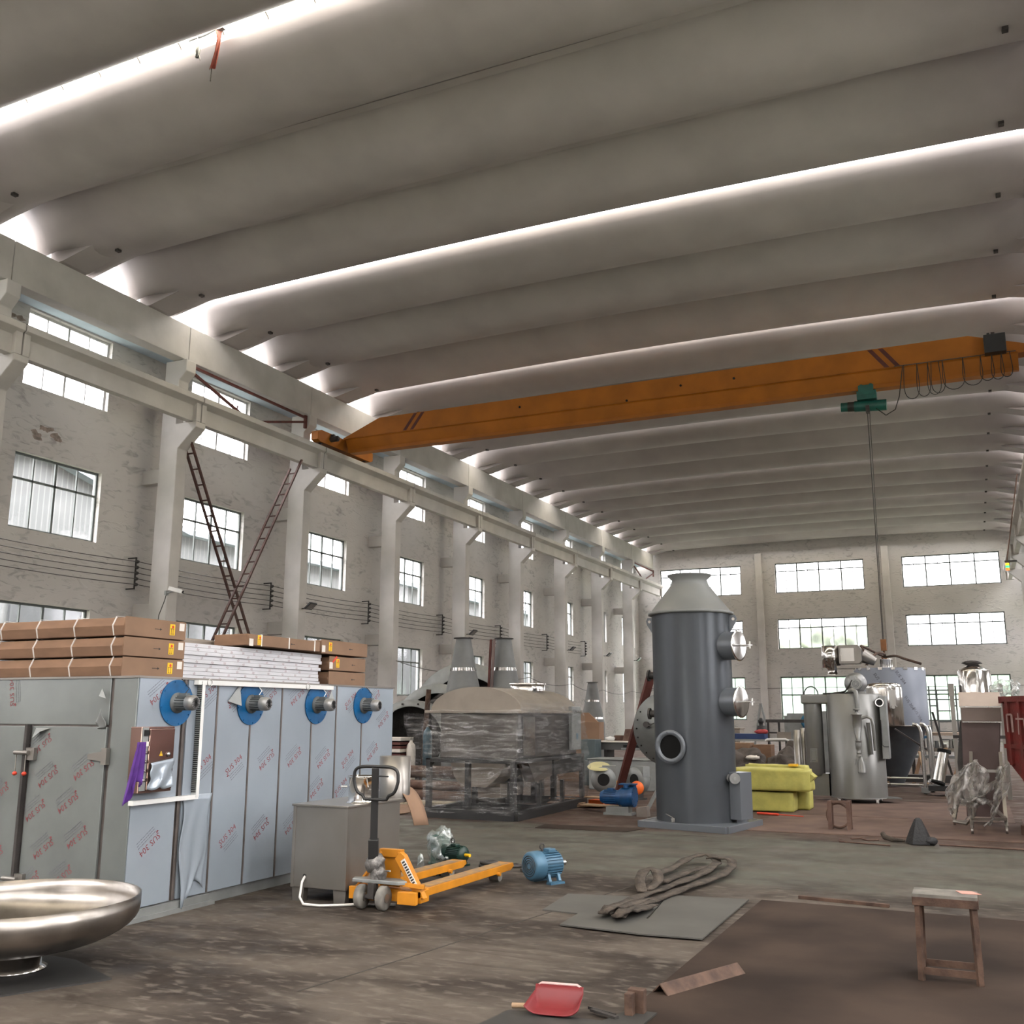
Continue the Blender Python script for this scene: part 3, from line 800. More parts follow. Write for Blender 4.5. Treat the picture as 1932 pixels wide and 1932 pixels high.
carton(-6.75, -6.34, 7.75, 8.93, OZ+.36, OZ+.47, 'narrow strapped carton lying along the top of the white panels', None, straps=3, strapaxis='y', name='long_carton', arrow=-1)
# stack of white film-wrapped wall panels
M_PANEL = mat('white_panel_film', (.60, .60, .62), .35, .1, var=.05)
ml = [0]
N_P = 9
for k in range(N_P):
    z = OZ+.018+k*.036
    off = random.uniform(-.03, .03); xo = random.uniform(-.012, .012)
    mb = MB(); mb.box(-8.2, -6.42+xo, 6.96, 9.07+off, z, z+.033)
    where = 'bottom' if k == 0 else 'top' if k == N_P-1 else ('second', 'third', 'fourth', 'fifth', 'sixth', 'seventh', 'eighth')[k-1] + ' from the bottom'
    pn = tag(mb.build('wall_panel', M_PANEL), 'white film-wrapped wall panel stacked on the oven, %s' % where, 'panel', 'white wall panels stacked on the oven')
    pr_ = MB(); rnd = random.Random(k)
    y = 7.1+rnd.random()*.2
    while y < 8.9:
        FF = face_frame((-6.42+xo+.001, y, z+.016), (0, 1, 0), (0, 0, 1)) @ RZ(rnd.uniform(-.5, .6))
        put_text(pr_, 'SUS', .019, FF); pr_.box(-.02, .015, -.012, -.010, 0, .0005, FF)
        y += .16+rnd.random()*.12
    pr_.build('printed_marks', M_PRINT, pn)
# pipe-like grey roll lying behind the cartons, end wrapped in clear film
r = thing('insulation_roll', 'long brown-grey roll in clear film lying behind the cartons', 'roll', (-7.3, 7.1, OZ))
q = MB(); q.box(-8.3, -6.80, 7.0, 8.9, OZ+.345, OZ+.42); ob(q, 'roll_body', M_BEIGE, r, bevel=.02)
q = MB(); q.blob((-8.25, 7.3, OZ+.5), (.16, .10, .05), 4, .3, 2.5, 3); ob(q, 'film_end', M_BAG, r)
# ================================================================= CRANE
GY = 28.4                                               # girder centre line
crane = thing('overhead_crane', 'orange single-girder overhead crane spanning the hall under the roof', 'crane', (XC, GY, 10.54))
XA, XB = -19.35, 2.0
g = MB()
zt = 11.58; zw = 10.98; zb = 10.46
def girder_side(sgn): return None
poly = [(XA, zw-.05), (XA, 11.0), (XA+1.45, zt), (XB-1.4, zt), (XB, 11.15), (XB, zw-.05)]
g.prism(poly, 'y', GY-.24, GY+.24)
ob(g, 'box_girder', M_CRANE, crane, bevel=.01)
g = MB(); g.prism([(GY-.24, zw), (GY-.30, zw-.03), (GY-.24, zw-.06), (GY-.07, zb+.14), (GY-.07, zb+.05), (GY+.07, zb+.05), (GY+.07, zb+.14), (GY+.24, zw-.06), (GY+.30, zw-.03), (GY+.24, zw)], 'x', XA+.1, XB-.25)
g.box(XA+.25, XB-.45, GY-.17, GY+.17, zb, zb+.05)
ob(g, 'lower_flange_beam', M_CRANE, crane)
for x0 in (-16.95, -1.55):
    sg = 1 if x0 < -10 else -1
    for k in range(2):
        s = MB(); a = x0+.0+k*.28*1
        s.prism([(a, zw+.02), (a+.13, zw+.02), (a+.13+.42*sg, zt-.02), (a+.42*sg, zt-.02)], 'y', GY-.244, GY-.239)
        ob(s, 'hazard_stripe', M_RED, crane)
for x, sd in ((XA-.15, 'left'), (2.4, 'right')):
    e = MB(); e.prism([(GY-1.7, 10.62), (GY-1.55, 10.56), (GY+1.55, 10.56), (GY+1.7, 10.62), (GY+1.7, 10.90), (GY+1.5, 10.98), (GY-1.5, 10.98), (GY-1.7, 10.90)], 'x', x-.14, x+.14)
    ec = ob(e, 'end_carriage', M_CRANE, crane, bevel=.01)
    for y in (GY-1.35, GY+1.35):
        w = MB(); w.cyl((x-.05, y, 10.68), (x+.05, y, 10.68), .14, 20); ob(w, 'wheel', M_DARK, ec)
    m_ = MB(); y = GY-.95; m_.cyl((x+.14, y, 10.78), (x+.42, y, 10.78), .10, 14); m_.cbox((x+.22, y, 10.90), (.12, .1, .08)); m_.cyl((x+.42, y, 10.78), (x+.47, y, 10.78), .06, 10)
    ob(m_, 'travel_motor', M_DARK, ec)
q = MB(); q.cbox((1.22, GY-.42, 11.18), (.52, .30, .50)); q.box(1.05, 1.12, GY-.35, GY-.25, 11.40, 11.55); ob(q, 'electrical_cabinet', M_BLACK, crane, bevel=.01)
q = MB()
for x in (-12.6, -9.0, -5.7, -7.3): q.cyl((x, GY-.26, 11.27 if x != -9.0 else 11.02), (x, GY-.235, 11.27 if x != -9.0 else 11.02), .035, 10)
ob(q, 'bolt_hole', M_HOLE, crane)
q = MB(); q.tube([(-1.3+.2*k, GY-.34, 10.96) for k in range(16)], .012, 6); ob(q, 'festoon_wire', M_ROPE, crane)
LX = (-1.05, -.72, -.45, -.36, -.08, .42, .85, 1.12, 1.35, 1.55)
for i in range(9):
    a, c = LX[i], LX[i+1] + (.18 if i in (2,) else 0); dp = (.98, .95, .93, .9, .85, .80, .72, .72, .68)[i]
    pts = []
    for k in range(17):
        t = k/16; pts.append((a+(c-a)*(.5-.5*math.cos(PI*t)) + .06*math.sin(2*PI*t)*(-1), GY-.34, 10.96-dp*math.sin(PI*t)**.6))
    q = MB(); q.tube(pts, .011, 6); ob(q, 'cable_loop', M_CABLE, crane)
# hoist on the lower flange
ho = thing('electric_hoist', 'dark green electric hoist hanging under the orange crane girder', 'hoist', (-2.1, GY, 10.0))
h = MB(); h.cyl((-2.42, GY, 10.05), (-1.58, GY, 10.0), .155, 24); ob(h, 'drum_housing', M_GREEN, ho)
h = MB(); h.cyl((-2.78, GY, 10.07), (-2.6, GY, 10.06), .13, 20); h.cyl((-2.6, GY, 10.06), (-2.44, GY, 10.05), .10, 20); ob(h, 'motor', M_GREEN, ho)
h = MB(); h.cyl((-2.6, GY, 10.06), (-2.42, GY, 10.05), .135, 20); ob(h, 'motor_coupling', M_DARK, ho)
h = MB(); h.box(-2.33, -1.82, GY-.20, GY+.20, 10.18, 10.42); h.box(-2.28, -1.88, GY-.22, GY-.18, 10.30, 10.58); h.box(-2.28, -1.88, GY+.18, GY+.22, 10.30, 10.58)
for x in (-2.2, -1.95):
    for sy in (-1, 1): h.cyl((x, GY+sy*.10, 10.56), (x, GY+sy*.18, 10.56), .06, 14)
ob(h, 'trolley', M_GREEN, ho)
h = MB(); h.box(-2.12, -2.02, GY-.18, GY+.0, 9.80, 10.0); ob(h, 'rope_guide', M_DARK, ho)
h = MB(); h.tube([(-2.09, GY-.02, 9.9), (-2.11, GY-.02, 3.55)], .014, 6); h.tube([(-2.03, GY-.02, 9.9), (-2.09, GY-.02, 3.55)], .010, 6); ob(h, 'wire_rope', M_ROPE, ho)
h = MB(); h.cbox((-2.10, GY-.02, 3.40), (.14, .12, .3)); h.tube([(-2.10, GY-.02, 3.28), (-2.10, GY-.02, 3.14), (-2.05, GY-.02, 3.06), (-2.12, GY-.02, 3.02), (-2.17, GY-.02, 3.08)], .025, 8)
ob(h, 'hook_block', mat('hook_orange', (.25, .10, .03), .6, var=.3), ho)
h = MB(); h.tube([(-1.85, GY-.1, 9.9), (-1.6, GY-.25, 9.63), (-1.35, GY-.3, 9.75), (-1.22, GY-.34, 10.1), (-1.08, GY-.34, 10.94)], .013, 6); ob(h, 'supply_cable', M_CABLE, ho)

# ================================================================= ON THE WALLS
# bracing of red angle between the eaves corbels
br = thing('roof_brace', 'dark red steel bracing beside the left eaves beam, nearest bay', 'brace', (-19.9, 23.2, 11.4))
def bracing(parent, y0, y1):
    for nm, a, c in (('top_bar', (-20.02, y0, 11.50), (-20.02, y1, 11.47)), ('diagonal', (-20.02, y0, 11.34), (-20.02, (y0+y1)/2-.2, 10.60)), ('diagonal', (-20.02, (y0+y1)/2+.1, 10.60), (-20.02, y1, 11.32))):
        ob(MB().bar(a, c, .07), nm, M_RED, parent)
    ob(MB().box(-20.06, -19.98, y1-.05, y1+.05, 11.1, 11.55), 'gusset_plate', M_RED, parent)
    ob(MB().bar((-20.02, (y0+y1)/2-.7, 10.9), (-20.02, (y0+y1)/2-.7, 10.7), .03), 'hanger', M_RED, parent)
bracing(br, 21.32, 26.85)
br2 = thing('roof_brace', 'dark red steel bracing beside the left eaves beam, in the farthest bay', 'brace', (-19.9, 65.9, 11.4)); bracing(br2, 63.3, 67.9)
# stain patches where the plaster has come off
st = MB(); rnd = random.Random(3)
def patch(y, z, ry, rz, n=9):
    for _ in range(n):
        a = rnd.random()*2*PI; yy = y+ry*math.cos(a)*rnd.uniform(.6, 1); zz = z+rz*math.sin(a)*rnd.uniform(.5, 1)
        m = 9; P_ = []
        for k in range(m):
            b_ = 2*PI*k/m; rr = rnd.uniform(.4, 1)
            P_.append((yy+rr*.19*math.cos(b_), zz+rr*.085*math.sin(b_)))
        st.add([(XL+.002+rnd.random()*.003, p[0], p[1]) for p in P_], [tuple(range(m))])
patch(17.6, 8.62, .42, .22, 11); patch(16.4, 11.35, .40, .12, 8)
st.build('plaster_damage', mat('bare_render', (.22, .18, .155), .95, var=.3, scale=9))
bpy.data.objects['plaster_damage']['kind'] = 'structure'
# bus wires on the left wall, carried by insulator racks next to the columns
M_INS = mat('insulator_iron', (.03, .028, .026), .6, var=.2)
for i, y in enumerate(COLS[4:12]):
    r = thing('wire_bracket', '%s insulator rack beside a left-wall column, counted from the near end' % ('first', 'second', 'third', 'fourth', 'fifth', 'sixth', 'seventh', 'eighth')[i], 'bracket', (XL, y-.42, 5.0), 0, 'insulator racks on the left wall')
    q = MB(); q.bar((XL+.30, y-.42, 4.95), (XL+.30, y-.42, 5.85), .035); q.bar((XL, y-.42, 4.97), (XL+.30, y-.42, 4.97), .035); q.bar((XL, y-.42, 5.83), (XL+.30, y-.42, 5.83), .035)
    ob(q, 'rack', M_INS, r)
    for k in range(5):
        q = MB(); q.cyl((XL+.30, y-.42, 5.08+.16*k), (XL+.40, y-.42, 5.08+.16*k), .035, 10); q.cyl((XL+.33, y-.42, 5.08+.16*k), (XL+.36, y-.42, 5.08+.16*k), .05, 10); ob(q, 'insulator', M_INS, r)
for k in range(5):
    nm = ('lowest', 'second', 'middle', 'fourth', 'topmost')[k]
    q = MB(); ys_ = [y-.42 for y in COLS[3:12]]
    pts = []
    for a, c in zip(ys_, ys_[1:]):
        for t in range(6): u = t/6; pts.append((XL+.385, a+(c-a)*u, 5.08+.16*k - .06*4*u*(1-u)))
    q.tube(pts, .012, 5)
    tag(q.build('bus_wire', M_ROPE), '%s of five thin wires strung along the left wall' % nm, 'wire', 'wires along the left wall')
q = MB()
P_ = [(-19.9, 33.0, 3.55), (-18.9, 38, 3.35), (-19.4, 44.5, 3.3), (-19.5, 50.4, 3.15), (-19.7, 56, 2.95), (-19.9, 62.0, 3.0), (-19.9, 68.2, 3.4)]
pts = []
for a, c in zip(P_, P_[1:]):
    for t in range(6):
        u = t/6; pts.append(tuple(a[i]+(c[i]-a[i])*u - (.22*4*u*(1-u) if i == 2 else 0) for i in range(3)))
q.tube(pts+[P_[-1]], .014, 5); tag(q.build('slack_cable', M_ROPE), 'slack cable sagging from column to column along the left wall', 'cable')
q = MB(); q.tube([(-20.5, YF-.12, 3.3), (-15, YF-.12, 3.22), (-9, YF-.12, 3.3), (-3, YF-.12, 3.28), (3.8, YF-.12, 3.34)], .016, 5)
tag(q.build('wall_cable', M_ROPE), 'thin cable strung across the far wall below the middle windows', 'cable')
# CCTV camera
cc = thing('security_camera', 'white security camera on the second column, cable hanging below', 'camera', (-20.0, 20.95, 4.85))
q = MB(); q.cbox((-19.98, 20.9, 4.82), (.06, .10, .12)); q.bar((-19.98, 20.9, 4.82), (-19.72, 20.92, 4.86), .04); ob(q, 'mount', M_SHEET, cc)
q = MB(); q.bar((-19.80, 20.8, 4.93), (-19.45, 20.95, 4.83), .13, .11); ob(q, 'housing', M_WHITE, cc, bevel=.01)
q = MB(); q.cyl((-19.452, 20.949, 4.83), (-19.435, 20.956, 4.826), .04, 12); ob(q, 'lens', M_HOLE, cc)
q = MB(); q.tube([(-19.96, 20.88, 4.78), (-19.95, 20.82, 4.6), (-20.0, 20.7, 4.2), (-20.05, 20.68, 3.5)], .012, 6); ob(q, 'camera_cable', M_CABLE, cc)
# flood lamps on the columns
for i, y in enumerate((27.1, 39.0, 51.0, 57.0, 62.9)):
    if y < 28: lab = 'black flood lamp on the third column, right of the crossed ladders'
    else: lab = ('black flood lamp above the two grey perforated cones', 'flood lamp on a column right of the third, smaller cone', 'small flood lamp on the second-last column but one', 'tiny flood lamp on the column nearest the far wall')[i-1]
    f_ = thing('flood_lamp', lab, 'lamp', (-19.9, y, 5.0), 0, 'flood lamps on the left columns')
    q = MB(); q.bar((-19.995, y, 4.98), (-19.75, y, 4.98), .03); ob(q, 'bracket', M_BLACK, f_)
    q = MB(); q.box(-.15, .15, -.19, .19, -.03, .03, T(-19.66, y, 5.05) @ RY(-.7)); hb = ob(q, 'lamp_body', M_BLACK, f_, bevel=.008)
    q = MB(); q.box(-.12, .12, -.16, .16, -.034, -.031, T(-19.66, y, 5.05) @ RY(-.7)); ob(q, 'lamp_glass', M_ALU, hb)
# red lattice ladder on the right and the lamp at its foot
ld = thing('cage_ladder', 'reddish lattice mast standing against the right-hand columns', 'ladder', (2.75, 44, 0))
q = MB(); q.bar((2.36, 44, 9.15), (2.36, 18.0, 9.15), .06)if False else None
for nm, y in (('rail', 49.6), ('rail', 50.2)):
    q = MB(); q.bar((1.80, y, 8.4), (2.55, y-.0, 12.3), .05); ob(q, nm, M_RUST, ld)
q = MB()
for k in range(14):
    t = k/13; q.bar((1.80+.75*t, 49.6, 8.4+3.9*t), (1.80+.75*t, 50.2, 8.4+3.9*t), .03)
ob(q, 'rungs', M_RUST, ld)
bpy.data.objects.remove(ld) if False else None
sl_ = thing('signal_lamp', 'small signal lamp glowing green and orange high on the right side', 'lamp', (1.85, 49.8, 8.1))
q = MB(); q.box(1.70, 2.2, 49.7, 49.9, 8.34, 8.40); ob(q, 'lamp_arm', M_DARK, sl_)
def emis(name, c, s_):
    m, nt, b = newmat(name); b.inputs['Base Color'].default_value = c+(1,); b.inputs['Emission Color'].default_value = c+(1,); b.inputs['Emission Strength'].default_value = s_; return m
for nm, z, c in (('green_light', 8.13, (.05, .8, .25)), ('orange_light', 8.24, (.9, .5, .02)), ('red_light', 8.02, (.9, .2, .03))):
    q = MB(); q.cyl((1.80, 49.8, z-.05), (1.80, 49.8, z+.05), .08, 12); ob(q, nm, emis(nm, c, 1.5), sl_)

# flag-like rags hanging at the nearest skylight
q = thing('torn_sheet', 'torn grey roof sheet hanging from the nearest skylight', 'sheet', (-11.7, 12.3, 13.7))
w = MB(); w.grid(lambda u, v: (-12.2+.78*u, 12.30+.05*v, 13.80-.10*v-.06*math.sin(5*u)*u+.10*u*(1-u)), 8, 3); w.box(-11.50, -11.36, 12.28, 12.36, 13.70, 13.93); ob(w, 'sheet_edge', M_SHEET, q, solid=.01)
w = MB(); w.blob((-11.95, 12.32, 13.42), (.05, .04, .14), 3, .4, 2); w.tube([(-11.98, 12.32, 13.75), (-11.95, 12.32, 13.55)], .01, 5); w.tube([(-11.92, 12.32, 13.35), (-11.88, 12.32, 13.22)], .012, 5); ob(w, 'hanging_scrap', M_SHEET, q)
def flagf(u, v): return (-11.58+.15*u*(1-.15*v)+.05*math.sin(4*v)*(1-u)-.03*v, 12.33+.03*math.sin(8*u+3*v), 13.76-.80*v)
w = MB().grid(flagf, 8, 14)
fl_ = w.build('red_cloth_strip', mat('faded_red_cloth', (.22, .035, .022), .8, c2=(.30, .14, .11), scale=3), solid=.006); tag(fl_, 'faded red cloth strip dangling from the torn sheet at the skylight', 'ribbon')
w = MB(); w.tube([(-11.60, 12.33, 13.02), (-11.61, 12.33, 12.72)], .012, 5); ob(w, 'thread', M_DARK, fl_)

# ================================================================= CROSSED LADDERS
def ladder(lab, A, B, w, n, rise, group='crossed ladders by the left wall'):
    """A foot centre, B head centre, side vector w"""
    A, B, w = Vector(A), Vector(B), Vector(w)
    t = thing('ladder', lab, 'ladder', A, 0, group)
    for s in (-.5, .5):
        q = MB(); q.bar(A+w*s, B+w*s+(B-A).normalized()*(.35 if s > 0 else 0), .07, .05); ob(q, 'rail', M_LAD, t)
    for k in range(n):
        c = A+(B-A)*((k+.5)/n); q = MB(); q.bar(c-w*.5, c+w*.5, .045, .035); ob(q, 'rung', M_LAD, t)
    return t
M_LAD = mat('ladder_red_brown', (.075, .035, .028), .7, .1, var=.3, scale=8)
ladder('dark red ladder leaning left towards the second column, in front of the window', (-19.93, 26.45, 0), (-19.93, 21.3, 9.1), (.28, 0, 0), 22, .4)
ladder('dark red ladder leaning right against the third column corbel', (-19.56, 20.55, 0), (-19.56, 25.75, 9.4), (.32, 0, 0), 24, .4)
# ================================================================= OUTSIDE
M_SIDING = mat('white_siding', (.40, .42, .42), .6, var=.04, stretch=(1, 1, .02), scale=9)
def siding_mat():
    m, nt, b = newmat('ribbed_siding'); N = nt.nodes; L = nt.links
    t = N.new('ShaderNodeTexCoord'); w = N.new('ShaderNodeTexWave'); w.bands_direction = 'Y'; w.inputs['Scale'].default_value = 1.3
    L.new(t.outputs['Object'], w.inputs['Vector'])
    r = N.new('ShaderNodeValToRGB'); r.color_ramp.elements[0].position = .80; r.color_ramp.elements[0].color = (.085, .092, .094, 1); r.color_ramp.elements[1].position = .97; r.color_ramp.elements[1].color = (.13, .135, .135, 1)
    L.new(w.outputs['Fac'], r.inputs[0]); L.new(r.outputs[0], b.inputs['Base Color']); b.inputs['Roughness'].default_value = .6
    return m
M_SID = siding_mat()
sh = thing('neighbouring_shed', 'pale ribbed metal shed seen through the left windows', 'building', (-33, 40, 0))
q = MB(); q.prism([(10, 0), (80, 0), (80, 8.7), (50, 8.9), (32, 8.95), (24.6, 10.7), (17, 9.0), (10, 7.5)], 'x', -36, -30.0); ob(q, 'siding_wall', M_SID, sh)
q = MB(); q.box(-30.0, -29.9, 24.0, 80, 0, 5.6)
ob(q, 'dark_lower_panel', mat('dark_siding', (.05, .055, .06), .7), sh)
q = MB()
for a, c in (((10, 7.5), (17, 9.0)), ((17, 9.0), (24.6, 10.7)), ((24.6, 10.7), (32, 8.95)), ((32, 8.95), (50, 8.9)), ((50, 8.9), (80, 8.7))): q.bar((-30.0, a[0], a[1]+.1), (-30.0, c[0], c[1]+.1), .9, .22)
ob(q, 'roof_edge', mat('roof_edge_grey', (.16, .19, .22), .6), sh)
M_LEAF = mat('foliage', (.05, .065, .045), .8, c2=(.11, .13, .09), scale=1.2, detail=8, bump=.6, bscale=3)
M_TRUNK = mat('bark', (.08, .06, .045), .9)
tl = [(-19.0, 86, 5.2, 3.0), (-13.9, 83, 7.1, 1.9), (-12.4, 91, 8.6, 2.4), (-8.1, 84, 8.2, 2.2), (-4.8, 92, 7.2, 2.4), (-1.4, 84, 5.3, 2.0), (2.6, 90, 5.8, 2.4), (6.8, 84, 5.9, 2.4)]
tn = ['low tree beyond the left end of the far wall', 'round tree beyond the left half of the middle far window', 'full tree beyond the middle far window, second from its left', 'tallest tree beyond the right half of the middle far window', 'tree beyond the gap between middle and right far windows', 'low tree beyond the left side of the right far window', 'small tree beyond the lower right far window', 'tree beyond the right end of the far wall']
for i, (x, y, h, r) in enumerate(tl):
    t = thing('tree', tn[i], 'tree', (x, y, 0), 0, 'trees beyond the far wall')
    q = MB(); q.blob((x, y, h-r*.8), (r, r, r), i, .45, 2.2, 4); q.blob((x+r*.15, y, h-r*1.5), (r*.85, r*.8, r*.9), i+9, .5, 2.5, 3); ob(q, 'crown', M_LEAF, t)
    q = MB(); q.cyl((x, y, 0), (x, y, h-r), .18, 10, .12); ob(q, 'trunk', M_TRUNK, t)
q = MB(); q.grid(lambda u, v: (-26+40*u, 80+.9*mnoise.noise(Vector((u*30, v*4, 1)))+1.6*(v-.5)**2, 2.9*v+.5*mnoise.noise(Vector((u*25, v*3, 5)))*v), 90, 8)
tag(q.build('hedge', M_LEAF, solid=.6), 'long green hedge outside below the far windows', 'hedge', kind='stuff')

# ================================================================= STAINLESS BOX WITH DUCT COLLARS
bx = thing('extraction_unit', 'square stainless steel unit on short feet beside the drying oven, round collars on top', 'machine', (-5.28, 7.98, 0))
ob(MB().box(-5.56, -5.0, 7.55, 8.43, .115, .80), 'casing', M_STEELD, bx, bevel=.006)
q = MB(); q.box(-5.018, -4.994, 7.544, 7.572, .115, .80); q.box(-5.565, -5.535, 7.543, 7.56, .115, .80); q.box(-5.575, -4.985, 7.535, 8.44, .795, .812); ob(q, 'corner_trim', M_STEELD, bx, bevel=.003)
for x, y in ((-5.50, 7.60), (-5.07, 7.60), (-5.50, 8.36), (-5.07, 8.36)):
    q = MB(); q.prism([(x-.055, 0), (x+.055, 0), (x+.065, .115), (x-.065, .115)], 'y', y-.03, y+.03); ob(q, 'foot', M_STEELD, bx)
q = MB(); q.lathe([(.145, .812), (.13, .82), (.125, .83), (.125, 1.03), (.137, 1.032), (.137, 1.045), (.12, 1.045), (.12, .83)], 36, T(-5.10, 7.93, 0), cap0=False, cap1=False); ob(q, 'duct_collar', M_STEELB, bx)
q = MB(); q.cyl((-4.98, 7.86, .93), (-4.86, 7.82, .93), .008, 8); q.cyl((-5.22, 7.86, .95), (-5.27, 7.84, .95), .008, 8); ob(q, 'damper_pin', M_STEEL, bx)
q = MB(); q.lathe([(.15, .80), (.15, 1.19), (.143, 1.19), (.143, .80)], 36, T(-5.18, 8.62, 0), cap0=False, cap1=False)
q.box(-5.34, -5.02, 8.45, 8.80, .77, .80)
ob(q, 'rear_duct', M_STEELD, bx)
q = MB(); q.cyl((-5.42, 7.553, .215), (-5.42, 7.545, .215), .016, 12); ob(q, 'cable_gland', M_BLACK, bx)
q = MB(); q.tube([(-5.42, 7.56, .215), (-5.41, 7.50, .17), (-5.37, 7.42, .06), (-5.30, 7.38, .016), (-5.15, 7.40, .013), (-5.0, 7.5, .013), (-4.85, 7.62, .013), (-4.6, 7.72, .013)], .011, 8)
tag(q.build('power_cord', M_STRAP), 'white cord running from the stainless unit under the pallet truck', 'cord')
def curl(u, v):
    a = -1.0+2.0*u
    return (-5.28+.34*math.sin(a*.9)+.10, 8.55+.28*v, .92-.36*max(0, a)**2 - .02*v)
q = MB().grid(curl, 16, 4)
tag(q.build('curled_sheet', M_CARDL, solid=.006), 'strip of brown card curling over the back of the stainless unit', 'sheet')

# ================================================================= PALLET TRUCK
jk = thing('pallet_truck', 'orange-yellow hand pallet truck with black handle parked by the stainless unit', 'pallet truck', (-4.62, 7.6, 0))
JX = -4.65
for sx, x0, y1 in ((-1, -4.96, 9.35), (1, -4.46, 9.40)):
    q = MB(); q.prism([(7.70, .10), (y1, .085), (y1+.08, .115), (y1+.06, .150), (7.70, .165)], 'x', x0, x0+.16)
    fk = ob(q, 'fork', M_JACK, jk, bevel=.004)
    q = MB(); q.box(x0+.012, x0+.148, 7.78, y1-.02, .1665, .170, T(0, 0, 0) @ Matrix.Translation((0, 0, 0))); 
    q = MB(); q.add([(x0+.012, 7.78, .1665), (x0+.148, 7.78, .1665), (x0+.148, y1, .1535), (x0+.012, y1, .1535)], [(0, 1, 2, 3)]); ob(q, 'fork_top', M_JACKTOP, fk)
    q = MB(); q.cyl((x0+.03, y1-.18, .055), (x0+.13, y1-.18, .055), .052, 16); ob(q, 'load_roller', M_WHEEL, fk)
    q = MB(); q.tube([(x0+(.16 if sx > 0 else .16), y1-.30, .09), (x0+.19, y1-.30, .09)], .02, 8); ob(q, 'axle_lug', M_JACK, fk)
q = MB(); q.box(-4.97, -4.72, 7.56, 7.60, .06, .16); q.box(-4.47, -4.30, 7.52, 7.57, .055, .155); q.box(-4.97, -4.29, 7.60, 7.74, .06, .155)
ob(q, 'cross_frame', M_JACK, jk, bevel=.004)
q = MB()
for sx, xa, xb in ((-1, -4.95, -4.72), (1, -4.34, -4.55)):
    q.bar((xa, 7.66, .14), (xb, 7.69, .44), .07, .02)
q.box(-4.74, -4.52, 7.66, 7.71, .40, .465); q.bar((-4.64, 7.69, .44), (-4.64, 7.69, .16), .20, .014, roll=PI/2)
q.prism([(-4.55, .40), (-4.50, .455), (-4.46, .43), (-4.26, .10), (-4.34, .10)], 'y', 7.60, 7.66)
ob(q, 'mast_frame', M_JACK, jk, bevel=.004)
q = MB(); q.bar((-4.475, 7.596, .40), (-4.345, 7.596, .20), .05, .004, roll=PI/2)
q = MB(); M_ = face_frame((-4.405, 7.592, .30), (.30, 0, -.47), (.47, 0, .30)); q.box(-.115, .115, -.022, .022, 0, .004, M_); lb = ob(q, 'instruction_label', M_PAPER, jk)
q = MB()
for k in range(9): q.box(-.10+.023*k, -.086+.023*k, -.016, .012+.004*(k % 2), .004, .005, M_)
ob(q, 'label_print', M_INK, lb)
q = MB(); q.prism([(-4.90, 7.50), (-4.45, 7.50), (-4.40, 7.56), (-4.52, 7.66), (-4.82, 7.66), (-4.93, 7.58)], 'z', .205, .235); ob(q, 'turntable_plate', M_SHEET, jk, bevel=.006)
q = MB(); q.bar((-4.48, 7.55, .215), (-4.27, 7.62, .19), .05, .03); ob(q, 'lift_lever', M_JACK, jk)
for x in (-4.80, -4.59):
    q = MB(); q.lathe([(.03, -.028), (.09, -.028), (.098, -.018), (.098, .018), (.09, .028), (.03, .028)], 28, T(x, 7.50, .098) @ RY(PI/2)); w_ = ob(q, 'steer_wheel', M_WHEEL, jk)
    q = MB(); q.cyl((x-.035, 7.50, .098), (x+.035, 7.50, .098), .035, 14); ob(q, 'hub', M_STEELD, w_)
q = MB(); q.cyl((-4.76, 7.50, .098), (-4.63, 7.50, .098), .02, 10); q.cbox((-4.695, 7.50, .15), (.06, .07, .12)); ob(q, 'wheel_fork', M_DARK, jk)
q = MB(); q.cyl((-4.69, 7.56, .235), (-4.69, 7.56, .34), .06, 14); q.blob((-4.71, 7.55, .36), (.085, .07, .085), 3, .35, 2.5, 3); q.blob((-4.66, 7.55, .28), (.06, .05, .06), 8, .35, 2.5, 2); q.cyl((-4.6, 7.52, .31), (-4.53, 7.5, .315), .008, 6)
ob(q, 'hydraulic_pump', M_GREASE, jk)
q = MB(); q.bar((-4.715, 7.53, .40), (-4.70, 7.50, .56), .085, .06); q.bar((-4.71, 7.52, .50), (-4.675, 7.46, 1.145), .062, .04); hd = ob(q, 'handle_shaft', M_BLACK, jk, bevel=.006)
lp = []
for k in range(40):
    a = 2*PI*k/40; ca, sa = math.cos(a), math.sin(a); n_ = 4.5
    x = abs(ca)**(2/n_)*(1 if ca > 0 else -1)*.218; z = abs(sa)**(2/n_)*(1 if sa > 0 else -1)*.12
    if z < 0: x *= 1+z*1.3; z *= 1.25 if abs(x) < .12 else 1
    lp.append((-4.67+x, 7.463-.0*z, 1.035+z))
q = MB(); q.tube(lp, .014, 8, True); hl = ob(q, 'handle_loop', M_BLACK, hd)
q = MB(); q.box(-4.645, -4.55, 7.455, 7.47, 1.07, 1.082); ob(q, 'release_lever', M_BLACK, hd)

